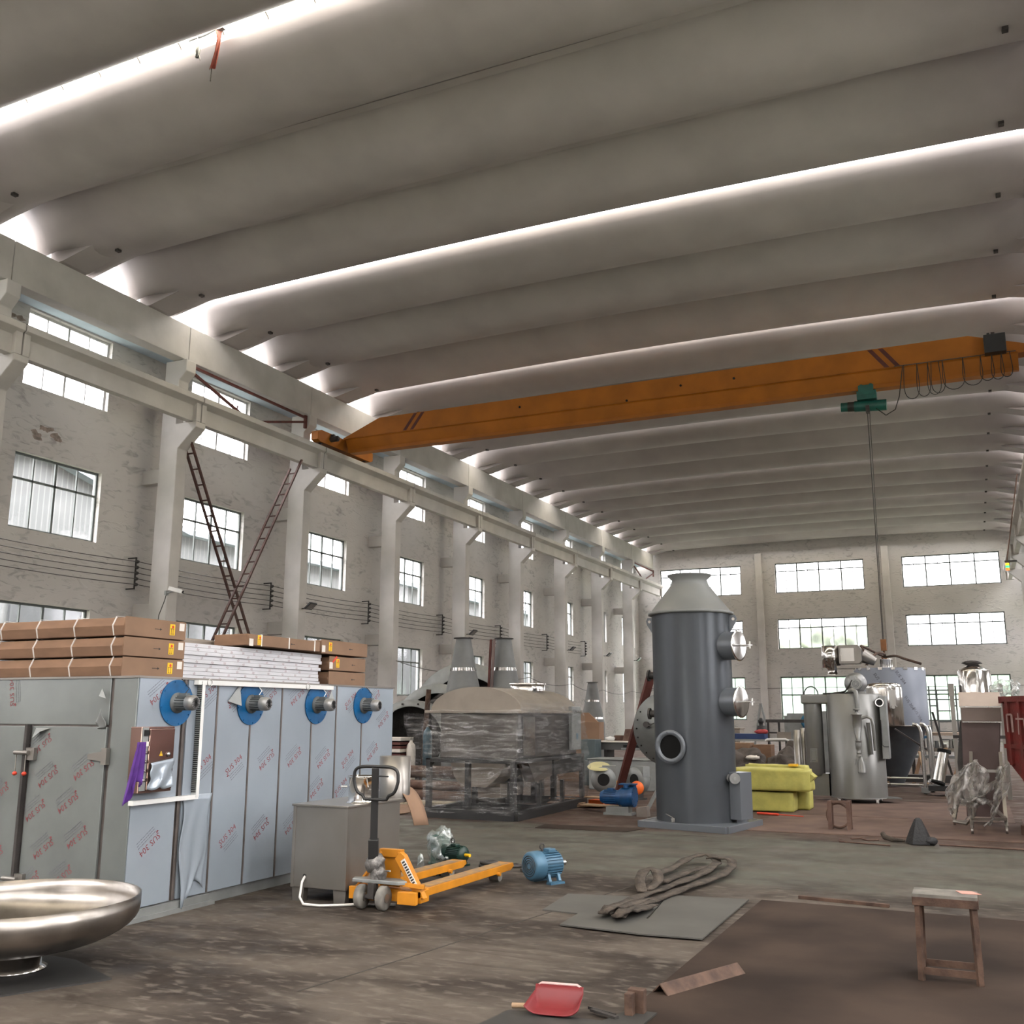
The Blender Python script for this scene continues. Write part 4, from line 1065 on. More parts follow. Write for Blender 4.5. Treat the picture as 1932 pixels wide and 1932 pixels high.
# ================================================================= MOTORS AND BITS ON THE FLOOR
def motor(name, lab, loc, rz, R, L, m, cat='motor', ribs=28, base=True, shaft=None, cap=True, eye=True):
    """electric motor, axis along local X, fan end towards -X"""
    t = thing(name, lab, cat, loc, rz)
    zc = R+.03
    def add(mb, nm, mt, par=t, **k): return mb.build(nm, mt, par, **k)
    q = MB(); q.lathe([(R*.82, -L*.18), (R*.86, -L*.17), (R*.86, L*.42), (R*.80, L*.46), (R*.35, L*.5)], 36, T(0, 0, zc) @ RY(PI/2))
    for k in range(ribs):
        a = 2*PI*k/ribs; q.box(-L*.16, L*.40, -.004, .004, R*.84, R*.96, T(0, 0, zc) @ RX(a))
    bd = add(q, 'finned_body', m)
    q = MB(); q.lathe([(R*.2, -L*.5), (R*.86, -L*.5), (R*.97, -L*.46), (R, -L*.38), (R, -L*.17), (R*.97, -L*.15)], 40, T(0, 0, zc) @ RY(PI/2)); cw = add(q, 'fan_cowl', m)
    q = MB()
    for rr in (.25, .4, .55, .7):
        q.tube([(-L*.5-.002, rr*R*math.cos(a), zc+rr*R*math.sin(a)) for a in [2*PI*k/28 for k in range(28)]], .004, 4, True)
    add(q, 'cowl_grille', M_DARK, cw)
    if base:
        for sy in (-1, 1):
            q = MB(); q.box(-L*.12, L*.36, sy*R*.95-.035, sy*R*.95+.035, 0, .02); q.bar((-L*.05, sy*R*.85, .02), (-L*.05, sy*R*.6, zc*.6), .03); q.bar((L*.28, sy*R*.85, .02), (L*.28, sy*R*.6, zc*.6), .03); add(q, 'mounting_foot', m)
    q = MB(); q.cbox((L*.12, -R*.25, zc+R*.98), (L*.24, R*.7, R*.3)); add(q, 'terminal_box', m, bevel=.008)
    if eye:
        q = MB(); q.tube([(-.02+.026*math.cos(a), 0, zc+R+.035+.026*math.sin(a)) for a in [2*PI*k/14 for k in range(14)]], .007, 6, True); q.cyl((-.02, 0, zc+R*.85), (-.02, 0, zc+R+.01), .012, 8); add(q, 'lifting_eye', M_DARK)
    q = MB(); q.cyl((L*.5, 0, zc), (L*.5+(shaft or .09), 0, zc), R*.18, 14); add(q, 'shaft', M_STEEL if shaft is None else M_YELLOW)
    return t
motor('electric_motor', 'light blue electric motor lying at the tip of the pallet truck forks', (-3.93, 9.36, 0), math.radians(62), .135, .36, M_MBLUE)
gm = motor('gear_motor', 'dark green motor with yellow shaft end, beside a bagged gearbox', (-5.22, 9.95, 0), math.radians(-18), .095, .34, M_MGREEN, shaft=.07)
q = MB(); q.blob((0, 0, .19), (.12, .10, .19), 2, .25, 2, 3)
gb = thing('bagged_gearbox', 'gearbox wrapped in a clear plastic bag behind the pallet truck', 'gearbox', (-5.42, 10.0, 0))
q = MB(); q.cbox((0, 0, .16), (.15, .14, .28)); q.cyl((0, -.09, .24), (0, .09, .24), .075, 18); q.box(-.10, .10, -.08, .08, 0, .03); q.build('housing', mat('pale_green_enamel', (.12, .19, .16), .4), gb, bevel=.01)
q = MB(); q.blob((0.01, 0, .17), (.15, .14, .20), 6, .35, 3.2, 4); q.blob((.12, -.04, .09), (.10, .09, .09), 7, .4, 3.5, 3); q.build('plastic_bag', M_BAG, gb)
q = MB(); q.blob((-5.12, 9.05, .11), (.035, .03, .11), 5, .5, 4, 3)
tag(q.build('plastic_bottle', M_BAG), 'small clear plastic scrap standing against the stainless unit', 'scrap')
q = MB(); q.tube([(-5.33, 9.27, .02), (-5.1, 9.32, .02), (-5.02, 9.40, .05)], .022, 8); q.cyl((-5.05, 9.30, .055), (-4.99, 9.33, .055), .055, 18); q.box(-5.32, -5.05, 9.22, 9.26, 0, .03); q.box(-5.2, -5.12, 9.30, 9.42, 0, .05)
tag(q.build('pipe_clamp', M_RUST), 'rusty bracket and clamp lying between the truck forks and the gearbox', 'clamp')
for i, (x, y, z, r, lab) in enumerate(((-4.85, 10.05, .0, .11, 'black iron ring lying under the coil behind the forks, nearest the green motor'), (-4.85, 10.05, .032, .10, 'black iron ring on top of another behind the fork tips'), (-4.60, 10.15, .0, .085, 'small black ring right of the stacked pair behind the forks'), (-4.30, 9.95, .0, .12, 'toothed black ring on the floor left of the blue motor'), (-4.28, 9.97, .035, .12, 'flat brown disc lying on the toothed ring left of the blue motor'))):
    q = MB(); q.lathe([(r*.55, 0), (r, 0), (r, .028), (r*.55, .028), (r*.55, 0)], 28, T(x, y, z), cap0=False, cap1=False)
    if i == 3:
        for k in range(20):
            a = 2*PI*k/20; q.cbox((x+r*1.03*math.cos(a), y+r*1.03*math.sin(a), z+.014), (.014, .014, .026))
    tag(q.build('iron_ring', M_RUST if i == 4 else M_DARK), lab, 'ring')

# ================================================================= DISHED END ON A STEEL SHEET
dd = thing('dished_end', 'large shallow stainless dished tank end standing on a short bright ring', 'vessel part', (-5.66, 4.82, .012))
DR = .74
pf_ = []
for k in range(13):
    a = PI/2*k/12; pf_.append((.10+(DR-.10)*math.sin(a) if k else 0.0, .11+.24*(1-math.cos(a))))
pf_ = [(r*1.0, z) for r, z in pf_] + [(DR, .43), (DR-.012, .43)]
inn = [(max(0, r-.012), z+.012) for r, z in reversed(pf_[:-2])]
q = MB(); q.lathe([(r, z-.0) for r, z in pf_]+[(DR-.012, .36)]+inn[1:], 64, cap0=False, cap1=False); q.build('dish', mat('brushed_dish', (.30, .275, .25), .32, 1, var=.4, scale=2.5, rvar=.12), dd)
q = MB(); q.lathe([(.20, 0), (.205, .01), (.17, .025), (.165, .115), (.16, .115), (.16, .0)], 40, cap0=False, cap1=False); q.build('outlet_ring', M_STEELB, dd)
q = MB(); q.prism([(-7.6, 4.0), (-5.35, 4.12), (-4.93, 4.93), (-5.5, 5.18), (-7.6, 5.3)], 'z', 0, .010)
tag(q.build('steel_sheet', mat('dark_grey_sheet', (.04, .038, .036), .6, .3, var=.15)), 'dark steel sheet on the floor under the dished end', 'sheet')

# ================================================================= FOREGROUND FLOOR ITEMS
def plate(poly, lab, m, h=.010, z=0.0, name='steel_plate', group=None):
    q = MB(); q.prism(poly, 'z', z, z+h); return tag(q.build(name, m), lab, 'plate', group)
plate([(-3.40, 8.07), (-3.48, 8.85), (-2.62, 9.02), (-2.50, 7.98)], 'grey steel plate under the left end of the lifting sling', M_PLATE)
plate([(-3.03, 7.53), (-3.06, 8.06), (-2.46, 8.02), (-2.36, 7.47)], 'small grey steel plate at the near left of the overlapping plates', M_PLATE, z=.0105)
plate([(-2.40, 7.46), (-1.92, 7.50), (-1.93, 9.20), (-2.62, 9.10)], 'larger grey steel plate at the right of the overlapping plates', M_PLATE, z=.011)
plate([(-1.86, 5.2), (-1.84, 9.30), (2.6, 9.2), (2.6, 5.0)], 'very large brown dusty steel plate carrying the small stool', M_PLATEB, .008, name='floor_plate')
plate([(-2.5, 4.9), (-2.45, 5.33), (-1.92, 5.36), (-1.86, 5.62), (-1.70, 5.62), (-1.72, 4.9)], 'dark steel plate at the bottom edge beneath the red dustpan', mat('dark_plate', (.045, .043, .04), .55, .3, var=.2), .009, z=.0085, name='dark_steel_plate')
# red dustpan
sc_ = thing('dustpan', 'red plastic dustpan with a wooden handle lying on the dark plate', 'dustpan', (-2.2, 5.4, .0175))
def pan(u, v):
    x = -.15+.30*u; w = abs(2*u-1); y = -.11+.20*v
    z = .012+max(.075*w**5*(.5+.5*v), .10*v**5)
    return (x*(1-.10*v), y, z)
q = MB(); q.grid(pan, 24, 16); q.build('pan', M_SCOOP, sc_, solid=.006)
q = MB(); q.tube([(-.13, .093, .10), (-.10, .094, .118), (.10, .094, .118), (.13, .093, .10)], .008, 6); q.build('rim', mat('pale_rim', (.55, .35, .33), .5), sc_)  # pale tube along the back edge of the pan
sc_.rotation_euler = (0, 0, math.radians(8))
q = MB(); q.cyl((-.24, -.02, .02), (-.14, -.02, .025), .014, 10); q.build('handle', M_WOOD, sc_)
q = MB(); q.bar((-2.03, 5.50, .024), (-1.86, 5.42, .024), .03, .012); q.bar((-2.06, 5.53, .024), (-1.88, 5.46, .024), .01, .014)
tag(q.build('flat_bar', M_DARK), 'short dark flat bar between the dustpan and the rusty stub', 'bar')
q = MB(); q.box(-1.845, -1.755, 5.56, 5.62, .009, .135); q.box(-1.845, -1.80, 5.50, 5.56, .009, .125)
tag(q.build('steel_stub', M_STOOL, bevel=.004), 'short rusty square stub standing at the bottom edge', 'stub')
# angle iron lying like a tent
an = MB(); A_ = Vector((-1.80, 6.02, .008)); B_ = Vector((-1.50, 6.72, .008)); d_ = (B_-A_).normalized(); n_ = Vector((d_.y, -d_.x, 0))
vs = []
for P0 in (A_, B_):
    for p in ((-.06, 0), (0, .055), (.06, 0), (.05, 0), (0, .046), (-.05, 0)): vs.append(P0+n_*p[0]+Vector((0, 0, p[1])))
an.add(vs, [tuple(range(6)), tuple(range(6, 12))]+[(i, (i+1) % 6, (i+1) % 6+6, i+6) for i in range(6)])
tag(an.build('angle_iron', M_STOOL), 'brown angle iron lying ridge-up on the large brown plate', 'angle iron')
q = MB(); q.bar((-1.56, 9.55, .013), (-.80, 9.44, .013), .045, .026)
tag(q.build('flat_stick', M_STOOL), 'thin brown bar lying flat beyond the large plate, left of the stool', 'bar')
# stool
so = thing('steel_stool', 'small rusty angle-iron stool with a scratched grey top', 'stool', (-.27, 7.12, .008))
w2, d2 = .185, .13
ob_ = MB(); ob_.box(-w2, w2, -d2, d2, .482, .50); ob_.build('top_plate', mat('scratched_top', (.10, .09, .08), .6, .2, c2=(.21, .195, .17), scale=9, detail=9), so)
q = MB()
for a, c in (((-w2, -d2), (w2, -d2)), ((w2, -d2), (w2, d2)), ((w2, d2), (-w2, d2)), ((-w2, d2), (-w2, -d2))): q.bar((a[0]*.98, a[1]*.98, .458), (c[0]*.98, c[1]*.98, .458), .014, .048)
q.build('top_frame', M_STOOL, so)
for sx in (-1, 1):
    for sy in (-1, 1):
        q = MB(); q.bar((sx*(w2-.03), sy*(d2-.02), .44), (sx*(w2-.022), sy*(d2-.005), 0), .032, .032); q.build('leg', M_STOOL, so)
for sy in (-1, 1):
    q = MB(); q.bar((-w2+.03, sy*(d2-.01), .055), (w2-.03, sy*(d2-.01), .055), .012, .04); q.build('stretcher', M_STOOL, so)
for sx in (-1, 1):
    q = MB(); q.bar((sx*(w2-.03), -d2+.01, .055), (sx*(w2-.03), d2-.01, .055), .012, .04); q.build('stretcher', M_STOOL, so)
q = MB(); q.prism([(-.21, 7.20), (-.17, 7.10), (-.06, 7.12), (-.12, 7.22)], 'z', .509, .511)
tag(q.build('paper_scrap', mat('pink_paper', (.45, .22, .18), .8)), 'pinkish scrap of paper lying on the stool top', 'paper')

# webbing sling
def ribbon(pts, w, lab_none=None, th=.012):
    q = MB(); n = len(pts)
    P = [Vector(p) for p in pts]; vs = []
    for i, p in enumerate(P):
        t = (P[min(i+1, n-1)]-P[max(i-1, 0)]); t.z = 0
        if t.length < 1e-5: t = Vector((0, 1, 0))
        t.normalize(); s = Vector((-t.y, t.x, 0))
        tw = .35*math.sin(i*1.3)
        s = (s*math.cos(tw)+Vector((0, 0, 1))*math.sin(tw)*.35).normalized()
        vs += [p+s*w/2, p-s*w/2]
    q.add(vs, [(2*i, 2*i+1, 2*i+3, 2*i+2) for i in range(n-1)], True)
    return q
slg = thing('lifting_sling', 'long grimy webbing lifting sling doubled up across the grey plates', 'sling', (-2.7, 9.4, 0))
def sm(pts, n=6):
    out = []
    for i in range(len(pts)-1):
        p0, p1, p2, p3 = [Vector(pts[max(0, min(len(pts)-1, i+k))]) for k in (-1, 0, 1, 2)]
        for t in range(n):
            u = t/n; out.append(.5*((2*p1)+(p2-p0)*u+(2*p0-5*p1+4*p2-p3)*u*u+(3*p1-p0-3*p2+p3)*u**3))
    return out+[Vector(pts[-1])]
strands = [[(-2.80, 7.97, .05), (-2.84, 8.3, .04), (-2.80, 8.9, .035), (-2.72, 9.6, .03), (-2.62, 10.3, .04), (-2.60, 10.9, .07)],
           [(-2.66, 7.84, .05), (-2.68, 8.2, .05), (-2.62, 8.8, .04), (-2.55, 9.5, .035), (-2.43, 10.2, .04), (-2.42, 10.75, .06), (-2.50, 11.0, .10), (-2.75, 11.15, .08)],
           [(-2.80, 7.97, .045), (-2.79, 7.86, .07), (-2.76, 7.95, .10), (-2.74, 8.2, .06), (-2.70, 8.7, .045)],
           [(-2.66, 7.84, .05), (-2.64, 7.76, .075), (-2.61, 7.86, .10), (-2.60, 8.1, .06), (-2.58, 8.5, .04)],
           [(-2.86, 9.1, .03), (-2.93, 9.25, .10), (-2.96, 9.5, .15), (-2.88, 9.55, .16), (-2.80, 9.4, .09), (-2.84, 9.15, .04)],
           [(-2.92, 9.3, .05), (-2.98, 9.8, .05), (-2.97, 10.5, .05), (-2.93, 11.1, .08), (-2.75, 11.2, .10), (-2.62, 10.9, .05), (-2.78, 10.3, .04), (-2.84, 9.7, .03)]]
for s in strands:
    q = ribbon(sm(s), .095); ob(q, 'webbing_strand', M_SLING, slg, solid=.014)
# black conical sack / cone
q = MB(); q.lathe([(.17, 0), (.155, .05), (.10, .18), (.045, .29), (.02, .31)], 5, T(-.78, 14.05, .01) @ RZ(.5), smooth=False); q.blob((-.66, 14.0, .05), (.10, .08, .05), 3, .4, 2, 2)
bs = q.build('black_cover', mat('black_rubber', (.014, .014, .015), .7, var=.3, bump=.5)); tag(bs, 'black pointed rubber cover standing on the floor in front of the machines', 'cover')
q = MB(); q.tube([(-.95, 14.05, .03), (-1.1, 14.1, .035), (-1.2, 14.2, .05), (-1.23, 14.25, .09)], [.015, .03, .035, .03], 8)
tag(q.build('dusty_hose', M_SLING), 'short dusty hose end left of the black cover', 'hose')
# rusty square frame with a ring in front of the grey tank
uf = thing('rusty_bracket', 'rusty U-shaped bracket with a ring standing before the grey tank', 'bracket', (-1.88, 15.25, 0))
for x in (-2.0, -1.745):
    q = MB(); q.bar((x, 15.2, 0), (x, 15.2, .40), .06, .05); q.bar((x+.015, 15.35, 0), (x+.015, 15.35, .40), .05, .03); ob(q, 'upright', M_RUST, uf)
q = MB(); q.tube([(-1.9+.155*math.cos(a), 15.34, .19+.165*math.sin(a)) for a in [2*PI*k/32 for k in range(32)]], .016, 8, True); ob(q, 'ring', M_RUST, uf)
q = MB(); q.bar((-2.0, 15.3, .385), (-1.74, 15.3, .385), .03, .03); ob(q, 'crossbar', M_RUST, uf)
# long thin plates/bars that edge the rusty floor zone
plate([(-3.05, 14.62), (.45, 14.72), (.45, 17.2), (-3.1, 17.2)], 'rust-red floor plate in front of the silver machines', mat('rusty_plate', (.085, .05, .038), .75, .1, c2=(.14, .088, .066), scale=2.2, detail=9), .010, name='floor_plate')
plate([(.5, 14.3), (2.7, 14.4), (2.7, 18.2), (.5, 18.0)], 'rust-red floor plate under the red skip', bpy.data.materials['rusty_plate'], .010, name='floor_plate')
plate([(-5.85, 13.62), (-4.52, 13.70), (-4.4, 14.2), (-5.9, 14.1)], 'brown plate on the floor left of the grey tower', M_PLATEB, .008, name='floor_plate')
plate([(-3.1, 17.25), (.4, 17.25), (.4, 20.4), (-2.9, 20.6)], 'rust-red floor plate under the grey tank', bpy.data.materials['rusty_plate'], .010, name='floor_plate')
for lab, pts in (('thin bent rod lying in front of the rusty bracket', [(-1.75, 14.1, .01), (-1.72, 13.82, .01), (-1.1, 13.68, .01)]), ('wavy rod lying behind the bent one before the bracket', [(-1.62, 14.2, .01), (-1.5, 14.3, .01), (-1.4, 14.1, .01), (-1.28, 14.22, .01)]), ('long rod lying right of the black cover', [(-.55, 14.0, .012), (.4, 13.95, .012)])):
    q = MB(); q.tube(pts, .010, 6); tag(q.build('rod', M_RUST), lab, 'rod')
# ================================================================= GREY SCRUBBER TOWER
tw = thing('scrubber_tower', 'tall grey painted cylindrical scrubber tower with a cone top and two round hatches', 'tower', (-3.84, 14.9, 0))
TX, TY, TR = -3.84, 14.95, .585
q = MB()
for a, c in (((-4.55, 14.42), (-3.22, 14.10)), ((-3.22, 14.10), (-3.0, 15.35)), ((-3.0, 15.35), (-4.35, 15.65)), ((-4.35, 15.65), (-4.55, 14.42))): q.bar((a[0], a[1], .045), (c[0], c[1], .045), .07, .09)
q.prism([(-4.53, 14.44), (-3.24, 14.12), (-3.02, 15.33), (-4.33, 15.63)], 'z', .07, .085)
q.bar((-4.1, 14.36, .04), (-4.0, 15.5, .04), .06, .07)
ob(q, 'base_frame', M_TOWER, tw, bevel=.004)
q = MB(); q.lathe([(TR, .085), (TR, 3.07)], 72, T(TX, TY, 0))
for z in (1.135, 2.185): q.lathe([(TR+.0022, z-.004), (TR+.0022, z+.004)], 72, T(TX, TY, 0), cap0=False, cap1=False); bd = ob(q, 'tower_shell', M_TOWER, tw)
q = MB(); q.lathe([(TR, 3.06), (TR+.055, 3.065), (TR+.055, 3.10), (TR+.02, 3.11), (.29, 3.52), (.265, 3.60), (.33, 3.665), (.335, 3.68), (.25, 3.68), (.24, 3.6)], 72, T(TX, TY, 0), cap0=False, cap1=False); ob(q, 'cone_top', M_TOWERL, tw)
for sx in (-1, 1):
    q = MB(); x0 = TX+sx*(TR+.0)
    q.prism([(x0, 3.05), (x0+sx*.09, 3.05), (x0+sx*.115, 3.0), (x0+sx*.10, 2.94), (x0, 2.78)], 'y', TY-.012, TY+.012)
    lg = ob(q, 'lifting_lug', M_TOWER, tw); q = MB(); q.cyl((x0+sx*.062, TY-.014, 2.99), (x0+sx*.062, TY+.014, 2.99), .022, 12); ob(q, 'lug_hole', M_PAPER, lg)
dirv = Vector((.955, -.29, 0)).normalized()
for z in (2.58, 1.77):
    c = Vector((TX, TY, z)); a = c+dirv*(TR-.1); e = c+dirv*(TR+.20)
    q = MB(); q.cyl(a, e, .205, 40); hs = ob(q, 'hatch', M_TOWER, tw)
    q = MB(); qq = dirv.to_track_quat('Z', 'Y').to_matrix().to_4x4()
    q.lathe([(.220, 0), (.228, .010), (.220, .020), (.195, .022), (.12, .030), (.0, .034)], 40, Matrix.Translation(e) @ qq); ob(q, 'hatch_lid', M_STEELB, hs)
    q = MB(); s_ = Vector((-dirv.y, dirv.x, 0)); q.bar(e+s_*.22+dirv*.06, e-s_*.22+dirv*.06, .03, .02); q.cyl(e+dirv*.05, e+dirv*.20, .012, 8); q.bar(e+dirv*.19+s_*.06, e+dirv*.19-s_*.06, .018); q.bar(e+dirv*.19+Vector((0, 0, .05)), e+dirv*.19-Vector((0, 0, .05)), .018)
    ob(q, 'clamp_handle', M_STEEL, hs)
fd = Vector((-.16, -1, 0)); fd.normalize(); c = Vector((TX-.10, TY, 1.135)); 
q = MB(); qq = fd.to_track_quat('Z', 'Y').to_matrix().to_4x4(); MM = Matrix.Translation(c+fd*(TR-.02)) @ qq
q.lathe([(.175, -.05), (.175, .05), (.235, .055), (.235, .072), (.168, .072), (.168, -.05)], 48, MM, cap0=False, cap1=False); bolts(q, tuple(c+fd*(TR+.052)), tuple(fd), .205, 12, .010, .008); fl_o = ob(q, 'inlet_flange', M_TOWER, tw)
q = MB(); q.lathe([(.168, .045), (.0, .045)], 40, MM); ob(q, 'inlet_opening', M_HOLE, fl_o)
for z in (2.17, 1.60):
    q = MB(); q.cyl((TX-TR+.02, TY, z), (TX-TR-.085, TY, z), .055, 18); q.cyl((TX-TR-.08, TY, z), (TX-TR-.11, TY, z), .085, 20); ob(q, 'nozzle', M_DARK, tw)
q = MB(); q.prism([(-3.30, 14.72), (-3.13, 14.66), (-3.02, 14.93), (-3.22, 15.02)], 'z', .13, .78); q.box(-3.22, -3.08, 14.75, 14.9, .08, .13); ob(q, 'side_tank', M_TOWER, tw, bevel=.005)
q = MB(); p0 = Vector((-3.20, 14.64, .70)); q.cyl((-3.25, 14.78, .70), tuple(p0), .03, 14); q.cyl(tuple(p0), (-3.19, 14.615, .70), .075, 24); q.cyl((-3.19, 14.615, .70), (-3.188, 14.612, .70), .026, 12); q.cyl((-3.36, 14.72, .70), (-3.29, 14.70, .70), .035, 12); q.cyl((-3.30, 14.70, .70), (-3.28, 14.695, .70), .055, 16); ob(q, 'pipe_flange', M_ALU, tw)
q = MB(); q.cyl((TX-.17, TY-TR, .13), (TX-.17, TY-TR-.1, .13), .016, 10); q.cbox((TX-.17, TY-TR-.08, .13), (.05, .05, .05)); q.bar((TX-.17, TY-TR-.08, .16), (TX-.28, TY-TR-.08, .21), .018, .008); ob(q, 'drain_valve', M_STEEL, tw)

# leaning brown channel and the pale round drilled plate behind the tower
q = MB(); q.bar((-6.0, 17.6, 0), (-4.95, 16.55, 2.28), .14, .06)
tag(q.build('steel_channel', M_RED), 'dark red steel channel leaning behind the left side of the grey tower', 'channel')
q = MB(); q.lathe([(.0, -.01), (.62, -.01), (.62, .01), (.0, .01)], 48, T(-4.72, 16.7, 1.35) @ RX(PI/2+.05))
rp = tag(q.build('round_plate', M_SHEET), 'pale round steel plate with drilled rim, half hidden behind the grey tower', 'plate')
for k in range(24):
    a = 2*PI*k/24
    if math.cos(a) < .1:
        q = MB(); q.cyl((-4.72+.56*math.cos(a), 16.685, 1.35+.56*math.sin(a)), (-4.72+.56*math.cos(a), 16.675, 1.35+.56*math.sin(a)), .014, 8); ob(q, 'rim_hole', M_HOLE, rp)
q = MB(); q.cyl((-5.1, 16.72, 1.42), (-5.1, 16.62, 1.42), .05, 12); q.bar((-5.05, 16.6, 1.40), (-4.85, 16.6, 1.48), .02); ob(q, 'plate_fitting', M_DARK, rp)
q = MB(); q.bar((-5.12, 16.6, 0), (-4.72, 16.75, .78), .16, .05)
ob(q, 'support_leg', M_SHEET, rp)

# ================================================================= CRATED MACHINE UNDER FILM
cm = thing('crated_machine', 'film-wrapped arched steel machine standing in a black transport frame', 'machine', (-7.25, 15.75, 0))
q = MB()
F0, F1, G0, G1 = -8.02, -6.46, 14.28, 17.28
for a, c in (((F0, G0), (F1, G0)), ((F1, G0), (F1, G1)), ((F1, G1), (F0, G1)), ((F0, G1), (F0, G0)), ((F0, 15.5), (F1, 15.5))): q.bar((a[0], a[1], .07), (c[0], c[1], .07), .09, .14)
ob(q, 'base_frame', M_BLACK, cm)
for x in (F0+.05, -7.28, F1-.04):
    for y in (G0+.03, G1-.03):
        q = MB(); q.bar((x, y, .14), (x, y, .88), .09, .07); ob(q, 'post', M_BLACK, cm)
for y in (15.3, 16.3): q = MB(); q.bar((F1-.04, y, .14), (F1-.04, y, .5), .06); ob(q, 'short_post', M_BLACK, cm)
for x, y in ((-7.6, 15.2), (-7.0, 15.2), (-7.25, 16.2), (-6.85, 15.9), (-6.7, 16.4)): q = MB(); q.bar((x, y, .14), (x, y, .6), .08); ob(q, 'inner_leg', M_BLACK, cm)
q = MB(); q.box(F0, F1, G0, G0+.08, .84, .90); q.box(F1-.08, F1, G0, G1, .84, .90); q.box(F0, F1, G1-.08, G1, .84, .90); q.box(F0, F0+.08, G0, G1, .84, .90); q.box(-6.9, F1-.02, 15.9, 17.2, .60, .84); ob(q, 'top_frame', M_BLACK, cm)
q = MB(); q.prism([(-7.75, .84), (-6.75, .84), (-6.9, .62), (-7.1, .46), (-7.55, .46), (-7.68, .62)], 'y', 14.6, 15.5); q.box(-7.4, -7.0, 14.9, 15.8, .28, .50); ob(q, 'discharge_chute', M_BEIGE, cm)
q = MB(); q.prism([(14.9, .84), (16.1, .84), (16.0, .60), (15.2, .52)], 'x', -6.70, -6.52); ob(q, 'side_chute', M_STEELD, cm)
q = MB(); q.box(-7.86, -6.50, 14.45, 17.0, .90, 1.60); ob(q, 'housing', mat('dark_casing_steel', (.13, .12, .112), .35, .6, var=.15), cm, bevel=.02)
q = MB(); q.box(-8.12, -6.40, 14.38, 17.05, 1.60, 1.645); ob(q, 'cover_rim', M_BEIGE, cm, bevel=.01)
arc = [(-7.26+.80*math.cos(PI*k/20), 1.645+.37*math.sin(PI*k/20)) for k in range(21)]
q = MB(); q.prism(arc, 'y', 14.5, 16.9); ob(q, 'arched_cover', M_BEIGE, cm)
q = MB(); q.lathe([(.30, 0), (.30, .12), (.27, .12)], 32, T(-7.05, 16.1, 1.98)); q.lathe([(.32, .11), (.32, .13), (.30, .13)], 32, T(-7.05, 16.1, 1.98)); ob(q, 'top_flange_ring', M_STEELB, cm)
q = MB(); q.box(-6.47, -6.40, 16.55, 16.98, .98, 1.72); pn = ob(q, 'control_panel', M_SHEET, cm, bevel=.01)
q = MB(); q.box(-6.395, -6.39, 16.72, 16.80, 1.16, 1.26); ob(q, 'panel_display', M_MBLUE, pn)
q = MB(); q.box(-6.48, -6.46, 14.6, 15.05, .95, 1.55); ob(q, 'polished_door', M_STEELB, cm)
def wrap_shell(x0, x1, y0, y1, z0, z1, seed, amp=.05, top=True, flare=0.0, nu=96, nv=16):
    """closed loop of film around a box, with crumples"""
    P_ = 2*(x1-x0+y1-y0)
    def f(u, v):
        s = (u % 1)*P_; W_, D_ = x1-x0, y1-y0
        if s < W_: p = Vector((x0+s, y0, 0)); n = Vector((0, -1, 0))
        elif s < W_+D_: p = Vector((x1, y0+s-W_, 0)); n = Vector((1, 0, 0))
        elif s < 2*W_+D_: p = Vector((x1-(s-W_-D_), y1, 0)); n = Vector((0, 1, 0))
        else: p = Vector((x0, y1-(s-2*W_-D_), 0)); n = Vector((-1, 0, 0))
        z = z0+(z1-z0)*v
        k = mnoise.noise(Vector((p.x*2.4+seed, p.y*2.4, z*5)))+.5*mnoise.noise(Vector((p.x*6+seed, p.y*6, z*11)))
        p = p+n*(.02+amp*abs(k)+flare*(1-v))
        drop = .09*mnoise.noise(Vector((p.x*1.6+seed*2, p.y*1.6, 3)))
        return (p.x, p.y, z+drop*(1-v))
    q = MB(); q.grid(f, nu, nv)
    return q
q = wrap_shell(F0-.02, F1+.02, G0-.02, G1+.02, .10, .78, 3, .05); ob(q, 'lower_film', M_WRAP, cm)
q = wrap_shell(-7.95, -6.44, 14.40, 17.1, .84, 1.66, 9, .09, flare=.10); ob(q, 'upper_film', M_WRAP, cm)
q = MB()
def archfilm(u, v):
    a = PI*(1.04-1.08*u); y = 14.42+2.55*v
    r = 1+.03*mnoise.noise(Vector((u*7, v*8, 2)))
    return (-7.26+.86*math.cos(a)*r, y+.05*mnoise.noise(Vector((u*9, v*3, 8))), 1.62+.41*math.sin(a)*r)
q.grid(archfilm, 40, 30); ob(q, 'top_film', M_WRAP, cm)
def hang(u, v):
    x = -8.55+.75*u+.20*v*(1-u); z = 1.60-.72*v-.20*math.sin(PI*u)*v+.05*mnoise.noise(Vector((u*5, v*6, 1)))
    return (x, 14.25-.05*math.sin(7*u+5*v)+.2*(1-u), z)
q = MB(); q.grid(hang, 20, 24); ob(q, 'loose_film', M_WRAP, cm)
def swag(u, v):
    x = -8.3+1.9*u; z = .92-.30*math.sin(PI*min(1, u*1.1))**1.2-.16*v*(1+.5*math.sin(9*u))
    return (x, 14.16-.06*math.sin(11*u+6*v)-.05*v, z)
q = MB(); q.grid(swag, 40, 8); ob(q, 'film_swag', M_WRAP, cm)
q = MB()
def swag2(u, v): return (-6.36+.06*math.sin(11*u+5*v), 14.2+3.0*u, .86-.22*math.sin(PI*u)-.18*v*(1+.5*math.sin(8*u)))
q.grid(swag2, 40, 8); ob(q, 'film_swag', M_WRAP, cm)

